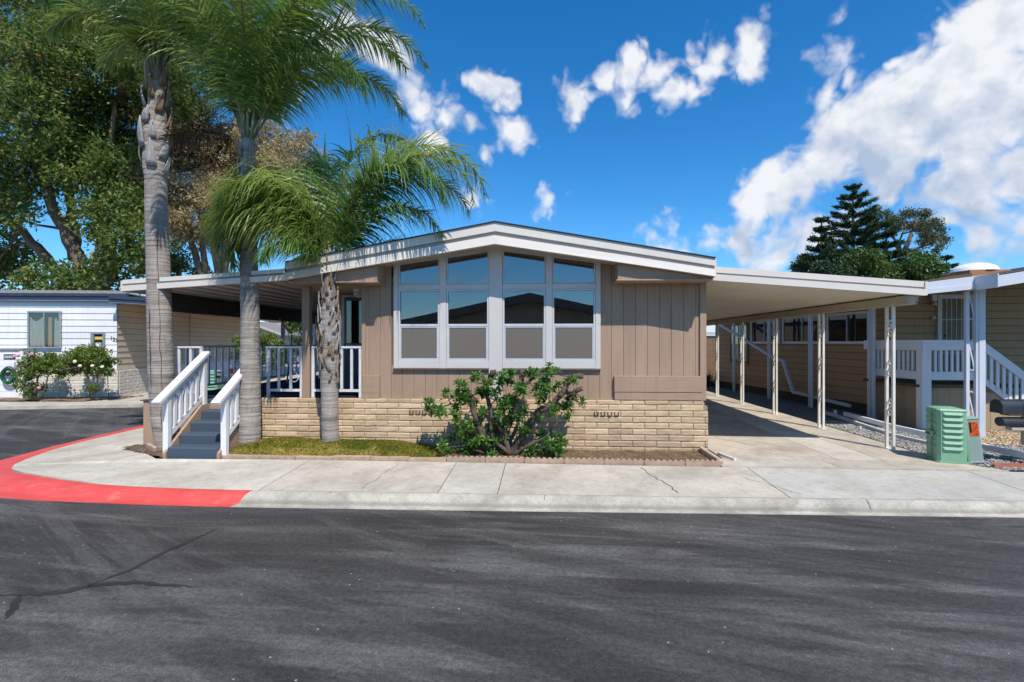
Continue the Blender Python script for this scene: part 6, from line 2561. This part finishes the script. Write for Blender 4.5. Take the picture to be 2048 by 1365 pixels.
tree('dry_tree', 'tree with dry brown foliage and slim bare trunks behind the palms', 'tree', 30,
     [[(418, 600, 0, .22), (388, 500, 0, .17), (372, 430, 0, .12), (350, 300, 0, .06)], [(432, 600, 0, .22), (405, 500, 0, .16), (400, 420, 0, .12), (410, 300, 0, .05)],
      [(440, 600, 0, .22), (428, 480, 0, .18), (425, 400, 0, .1)], [(450, 600, 0, .2), (455, 500, 0, .15), (470, 420, 0, .1), (500, 340, 0, .05)], [(445, 600, .3, .18), (440, 490, .3, .14), (450, 400, 0, .08)]],
     [(300, 290, 70), (250, 330, 60), (350, 270, 70), (410, 300, 75), (450, 330, 70), (370, 360, 75), (300, 380, 62), (430, 410, 65), (380, 430, 55), (480, 400, 62), (330, 440, 48), (530, 330, 68),
      (590, 320, 62), (620, 370, 50), (540, 400, 52), (480, 300, 60), (270, 410, 45), (460, 465, 34), (520, 280, 50), (395, 470, 40), (440, 250, 50), (370, 210, 50)],
     70000, .22, 'leaf_brown', 'bark', 2.0, None, .40, .55, 9)
tree('background_tree', 'dark low tree behind the white house roof, left of the dry tree', 'tree', 36, [[(330, 600, 0, .2), (340, 520, 0, .14), (330, 480, 0, .06)]],
     [(330, 520, 40), (370, 540, 35), (300, 545, 32), (400, 560, 25), (280, 500, 30)], 5000, .26, 'leaf_green', 'bark', 1.5, None, .46, .5, 15)


def star_pine(label, px, ytop, ybase, hw, d, seed):
    rs = np.random.RandomState(seed)
    x, y = at_depth(px, d)
    z1 = CAMH + (686 - ytop) / 1024 * d
    zb = CAMH + (686 - ybase) / 1024 * d
    rmax = hw / 1024 * d
    t = thing('star_pine', label, 'pine tree', (x, y, .1), 'star pines beyond the carport')
    b = MB().tube([(x, y, .1), (x, y, z1 * .6), (x, y, z1)], [.28, .16, .03], 8)
    P, A = [], []
    nl = int((z1 - zb) / .62)
    for i in range(nl):
        u = (i + .25) / nl
        z = z1 - (z1 - zb) * u
        Lb = rmax * (.10 + .9 * u ** .82) * rs.uniform(.82, 1.12)
        nbr = 6 if u < .3 else 8
        a0 = rs.uniform(0, 6)
        for k in range(nbr):
            a = a0 + 2 * math.pi * k / nbr + rs.uniform(-.18, .18)
            lb = Lb * rs.uniform(.75, 1.12)
            pts = []
            for q in np.linspace(0, 1, 7):
                pts.append((x + math.cos(a) * lb * q, y + math.sin(a) * lb * q, z - .10 * lb * q + .30 * lb * q * q))
            b.tube(pts, [.04, .035, .03, .025, .02, .015, .008], 4, cap=False)
            m_ = int(55 + 120 * lb)
            qq = rs.uniform(.12, 1.0, m_) ** .8
            px_ = x + math.cos(a) * lb * qq
            py_ = y + math.sin(a) * lb * qq
            pz_ = z - .10 * lb * qq + .30 * lb * qq * qq
            off = rs.normal(0, 1, (m_, 3)) * np.array([.10, .10, .06]) * (1.15 - .5 * qq)[:, None] * (1 + .5 * lb / 2)
            P.append(np.stack([px_, py_, pz_], 1) + off)
            ax = np.stack([np.full(m_, math.cos(a)), np.full(m_, math.sin(a)), np.full(m_, .55)], 1) + rs.normal(0, .5, (m_, 3))
            A.append(ax)
    b.build('trunk', 'bark', t)
    P = np.concatenate(P) - np.array([x, y, .1])
    link('crown', leaves('crown', P, .26, 'leaf_pine', .22, np.concatenate(A), .45, .5), t, (x, y, .1))
    return t


star_pine('tallest layered star pine rising above the carport roof', 1706, 372, 590, 104, 36, 2)
star_pine('slender star pine left of the tallest one beyond the carport', 1643, 436, 590, 68, 33, 4)
star_pine('shorter broad star pine right of the tallest one, before the eucalyptus', 1772, 445, 590, 60, 33, 6)
star_pine('small star pine standing alone right of the eucalyptus beside the skylight', 1893, 512, 600, 48, 38, 8)
tree('eucalyptus_tree', 'open eucalyptus with flat olive crown and thin bare limbs behind the star pines', 'tree', 44,
     [[(1800, 600, 0, .3), (1805, 510, 0, .22), (1822, 470, 0, .14), (1835, 440, 0, .07)], [(1803, 520, 0, .15), (1790, 480, 0, .1), (1770, 450, 0, .06)], [(1806, 510, 0, .14), (1850, 490, 0, .08), (1880, 480, 0, .04)],
      [(1798, 530, 0, .12), (1800, 480, 0, .08), (1812, 450, 0, .04)]],
     [(1755, 440, 26), (1775, 455, 24), (1800, 440, 22), (1825, 438, 26), (1850, 440, 26), (1862, 460, 24), (1872, 480, 22), (1840, 455, 20), (1855, 480, 18), (1815, 505, 14), (1835, 505, 12), (1870, 492, 16), (1745, 460, 22), (1780, 430, 14)],
     9000, .24, 'leaf_euc', 'bark', 2.0, None, .34, .42, 21)
for lab, px, py, r_, d_, mt, sd in (('rounded olive bush tree at the left end of the trees beyond the carport', 1614, 535, 24, 40, 'leaf_euc', 31), ('dense bright bushy tree under the star pines beyond the carport', 1742, 530, 46, 30, 'leaf_bush', 32),
                                    ('yellowish green tree right of the dense bushy one beyond the carport', 1838, 542, 34, 31, 'leaf_bush', 33), ('dark bushy tree at the foot of the slender star pine', 1668, 545, 34, 30, 'leaf_pine', 34),
                                    ('low dark tree between the bright bushy trees beyond the carport', 1795, 545, 34, 32, 'leaf_pine', 35)):
    bl = [(px + rnd.uniform(-r_, r_) * .9, py + rnd.uniform(-r_ * .5, r_), r_ * rnd.uniform(.45, .7)) for k in range(9)]
    tree('bushy_tree', lab, 'tree', d_, [[(px, 640, 0, .16), (px + 2, 580, 0, .12), (px, py, 0, .06)]], bl, 5200, .22, mt, 'bark', 1.2, 'bushy trees beyond the carport', .45, .4, sd)
# greenery behind the porch
tree('citrus_tree', 'glossy green tree behind the porch, between brown post and small palm', 'tree', 19.5, [[(640, 800, 0, .12), (640, 740, 0, .10), (635, 680, 0, .06)]],
     [(600, 640, 26), (625, 635, 30), (655, 640, 32), (690, 650, 34), (640, 675, 30), (600, 668, 22), (670, 690, 28), (612, 700, 20), (650, 715, 24), (590, 650, 16)], 9000, .12, 'leaf_bush', 'bark', .8, None, .5, .26, 41)
tree('garden_bush', 'pale green bush behind the middle palm trunk and porch railing', 'bush', 21, [[(510, 800, 0, .08), (510, 740, 0, .06), (512, 700, 0, .03)]],
     [(490, 690, 20), (515, 680, 22), (540, 690, 22), (560, 700, 20), (500, 715, 22), (535, 720, 22), (575, 715, 18), (480, 705, 14)], 6500, .11, 'leaf_rose', 'bark', .6, None, .5, .22, 42)
tree('garden_bush', 'dark bush at the far end of the carport beside the fence', 'bush', 22, [[(1412, 800, 0, .06), (1412, 770, 0, .05), (1412, 760, 0, .02)]], [(1412, 762, 14), (1418, 772, 12), (1408, 776, 12)], 1500, .10, 'leaf_pine', 'bark', .3, None, .5, .2, 43)
# roses before the white house
def rose(label, d, stems, blobs, n, flowers, mat, seed, petals):
    t = tree('rose_bush', label, 'rose bush', d, stems, blobs, n, .085, mat, 'bark_d', .35, 'rose bushes before the white house', .55, .16, seed)
    me = MB()
    for q in range(3):
        r_ = .055 - q * .015
        me.lathe([(.01, -.03 + q * .012), (r_ * .8, -.01 + q * .014), (r_, .03 + q * .012), (r_ * .75, .045 + q * .010)], 7 + q)
    me = me.data('flower', petals)
    for px, py in flowers:
        D = d - .55
        x, y = at_depth(px, D)
        o = link('flower', me, t, (x, y, CAMH + (686 - py) / 1024 * D))
        o.rotation_euler = (R(rnd.uniform(30, 80)), 0, rnd.uniform(-.6, .6))


rose('leggy pink rose bush against the white house wall, right of the hose', 16.9, [[(72, 795, 0, .03), (75, 760, 0, .025), (62, 725, 0, .012)], [(85, 795, 0, .03), (95, 755, 0, .02), (110, 735, 0, .012)]],
     [(62, 725, 14), (78, 718, 15), (95, 722, 16), (110, 730, 15), (52, 748, 13), (70, 745, 15), (122, 742, 12), (50, 770, 12), (60, 782, 11), (85, 735, 16), (75, 775, 9), (44, 725, 7), (100, 715, 9)],
     5200, [(29, 714), (79, 777), (64, 709), (37, 712)], 'leaf_rose', 51, 'pink')
rose('fuller bright green rose bush with cream flowers below the meter box', 16.9, [[(180, 795, 0, .03), (178, 760, 0, .025), (165, 725, 0, .012)], [(188, 795, 0, .03), (195, 755, 0, .02), (200, 720, 0, .012)]],
     [(150, 715, 18), (172, 704, 19), (195, 712, 18), (212, 722, 14), (160, 735, 18), (185, 738, 17), (205, 742, 13), (140, 730, 12), (185, 775, 8), (170, 720, 20)],
     6500, [(197, 692), (160, 733), (185, 733), (205, 735), (150, 724)], 'leaf_rose', 52, 'cream')


# ------------------------------------------------------------------ hard-pruned shrub before the window group
YS = 8.36
shrub = thing('pruned_shrub', 'hard pruned shrub with thick cut stubs and glossy leaf tufts below the windows', 'shrub', (*at_Y(1030, 905, YS)[:2], .18))


def sp(zx, zy, dy=0.0):
    """point from the enlarged crop of the shrub (6.02 x, origin 840, 730) at depth YS + dy"""
    return Vector(at_Y(840 + zx / 6.02, 730 + zy / 6.02, YS + dy))


stemdef = [
    ([(1060, 1090, 0), (1040, 960, 0), (1010, 820, .02), (870, 640, .03), (830, 480, .05), (800, 300, .05), (820, 190, .04)], [.05, .045, .04, .04, .036, .036, .04]),
    ([(830, 230, .04), (860, 150, .04), (880, 62, .04)], [.045, .05, .05]),
    ([(825, 240, .04), (780, 190, .0), (750, 130, 0)], [.03, .025, .022]),
    ([(860, 180, .04), (930, 110, .1), (1040, 90, .1)], [.03, .03, .016]),
    ([(1080, 1090, .05), (1090, 900, .08), (1150, 800, .1), (1180, 700, .1)], [.04, .035, .03, .02]),
    ([(1100, 1100, .02), (1160, 960, .02), (1290, 760, .03), (1430, 560, .05), (1580, 480, .05), (1690, 380, .05), (1740, 300, .05), (1790, 180, .05)], [.06, .06, .055, .06, .055, .05, .05, .035]),
    ([(1740, 290, .05), (1790, 200, .03), (1870, 140, .02), (1955, 138, .02)], [.045, .045, .042, .040]),
    ([(1745, 320, .05), (1830, 350, .04), (1890, 310, .03), (1955, 285, .02)], [.04, .038, .040, .040]),
    ([(1040, 700, .12), (1100, 560, .14), (1110, 430, .14), (1150, 310, .15), (1210, 220, .15), (1235, 70, .15)], [.035, .04, .04, .038, .042, .042]),
    ([(1205, 240, .15), (1290, 220, .12), (1400, 130, .1), (1440, 85, .1)], [.03, .028, .022, .020]),
    ([(1790, 180, .05), (1810, 120, .05)], [.03, .02]),
    ([(760, 900, -.02), (720, 750, -.05), (650, 560, -.05), (640, 430, -.05), (600, 330, -.05)], [.05, .055, .05, .035, .02]),
    ([(1060, 1060, -.05), (870, 900, -.05), (850, 640, -.05), (855, 480, -.02)], [.03, .03, .026, .02]),
    ([(1120, 1080, 0), (1330, 960, -.05), (1520, 880, -.05), (1640, 700, -.02), (1740, 640, -.02)], [.035, .03, .025, .02, .012]),
    ([(640, 450, 0), (480, 480, -.05), (330, 480, -.08), (200, 520, -.1)], [.018, .015, .012, .008]),
]
tips = []
b = MB()
for pts, rad in stemdef:
    P, Q = [], []
    for (a, c), (ra, rc) in zip(zip(pts, pts[1:]), zip(rad, rad[1:])):
        for k in range(4):
            u = k / 4
            P.append(sp(*a).lerp(sp(*c), u) + Vector((rnd.uniform(-.012, .012), rnd.uniform(-.012, .012), rnd.uniform(-.012, .012))))
            Q.append((ra + (rc - ra) * u) * rnd.uniform(.92, 1.1))
    P.append(sp(*pts[-1]))
    Q.append(rad[-1])
    b.tube(P, Q, 10)
    tips += P
b.build('branches', 'bark_d', shrub, True)
for (a, c, r_) in (((880, 75, .04), (880, 60, .04), .046), ((1940, 138, .02), (1958, 138, .02), .037), ((1940, 291, .02), (1958, 284, .02), .037), ((1234, 80, .15), (1235, 68, .15), .039)):
    MB().tube([sp(*a), sp(*c)], r_, 12).build('cut_end', 'cutwood', shrub)
SB = [(650, 180, 60), (500, 270, 60), (330, 380, 50), (160, 440, 60), (150, 560, 80), (280, 560, 50), (440, 560, 60), (460, 400, 70), (600, 380, 90), (760, 340, 70), (900, 370, 70), (820, 250, 40),
      (1000, 180, 80), (1100, 140, 60), (1060, 220, 50), (1300, 140, 70), (1550, 140, 70), (1640, 90, 30), (1500, 230, 60), (1420, 330, 90), (1230, 330, 70), (1130, 420, 60), (1500, 420, 60), (1600, 300, 40),
      (1700, 250, 50), (1820, 200, 60), (1830, 420, 50), (1930, 470, 25), (1750, 500, 70), (1620, 560, 60), (1020, 500, 70), (760, 560, 40), (640, 480, 60), (480, 660, 60), (620, 760, 70), (700, 650, 50),
      (1000, 640, 90), (1060, 740, 80), (1180, 620, 60), (900, 800, 60), (450, 800, 40), (400, 890, 50), (560, 880, 90), (620, 990, 80), (720, 940, 70), (290, 1000, 40), (360, 1050, 30), (900, 940, 80),
      (850, 1010, 50), (870, 1085, 25), (1240, 830, 60), (1290, 780, 50), (1420, 660, 40), (1460, 860, 50), (1340, 1030, 60), (1480, 1010, 60), (1580, 960, 70), (1680, 1000, 80), (1740, 930, 50), (1600, 1060, 60), (1770, 610, 40)]


def tuft(seed):
    r = random.Random(seed)
    b = MB()
    n = 11
    for k in range(n):
        a = 2.4 * k + r.uniform(-.3, .3)
        e = R(82 - k * 9 + r.uniform(-10, 10))
        L = r.uniform(.055, .095)
        w = L * r.uniform(.30, .38)
        d = Vector((math.cos(a) * math.cos(e), math.sin(a) * math.cos(e), math.sin(e)))
        s_ = Vector((-math.sin(a), math.cos(a), 0))
        u = d.cross(s_)
        if u.z < 0:
            u = -u
        p0 = d * .008
        mid = d * L * .62 + u * .004
        tip = d * L - u * L * .12
        lo = d * L * .30
        b.add([p0, lo + s_ * w * .36 + u * .006, mid + s_ * w * .5 + u * .008, tip, mid - s_ * w * .5 + u * .008, lo - s_ * w * .36 + u * .006, lo, mid - u * .002],
              [(0, 1, 6), (1, 2, 7, 6), (2, 3, 7), (7, 3, 4), (6, 7, 4, 5), (0, 6, 5)])
    return b.data('leaf_tuft', 'leaf_shrub', True)


tufts = [tuft(s) for s in range(7)]
tw = MB()
cnt = 0
for (zx, zy, r_) in SB:
    c = sp(zx, zy, rnd.uniform(-.22, .18))
    near = min(tips, key=lambda q: (q - c).length)
    if (near - c).length < .75:
        mid = near.lerp(c, .55) + Vector((rnd.uniform(-.03, .03), 0, -.02))
        tw.tube([near, mid, c], [.010, .008, .005], 5, cap=False)
    k = max(2, int(round((r_ / 60) ** 2 * 6.2)))
    for q in range(k):
        rr = r_ / 6.02 / 1024 * 8.5
        p = c + Vector((rnd.gauss(0, .55) * rr, rnd.gauss(0, .8) * rr, rnd.gauss(0, .55) * rr))
        o = link('leaf_tuft', rnd.choice(tufts), shrub, p)
        s_ = rnd.uniform(.95, 1.65)
        o.scale = (s_, s_, s_)
        o.rotation_euler = (R(rnd.uniform(10, 75)) * rnd.choice((1, .6, .9, -.2)), R(rnd.uniform(-35, 35)), rnd.uniform(-.9, .9))
        cnt += 1
struct(tw.build('twigs', 'bark_d', shrub, True), 'stuff')
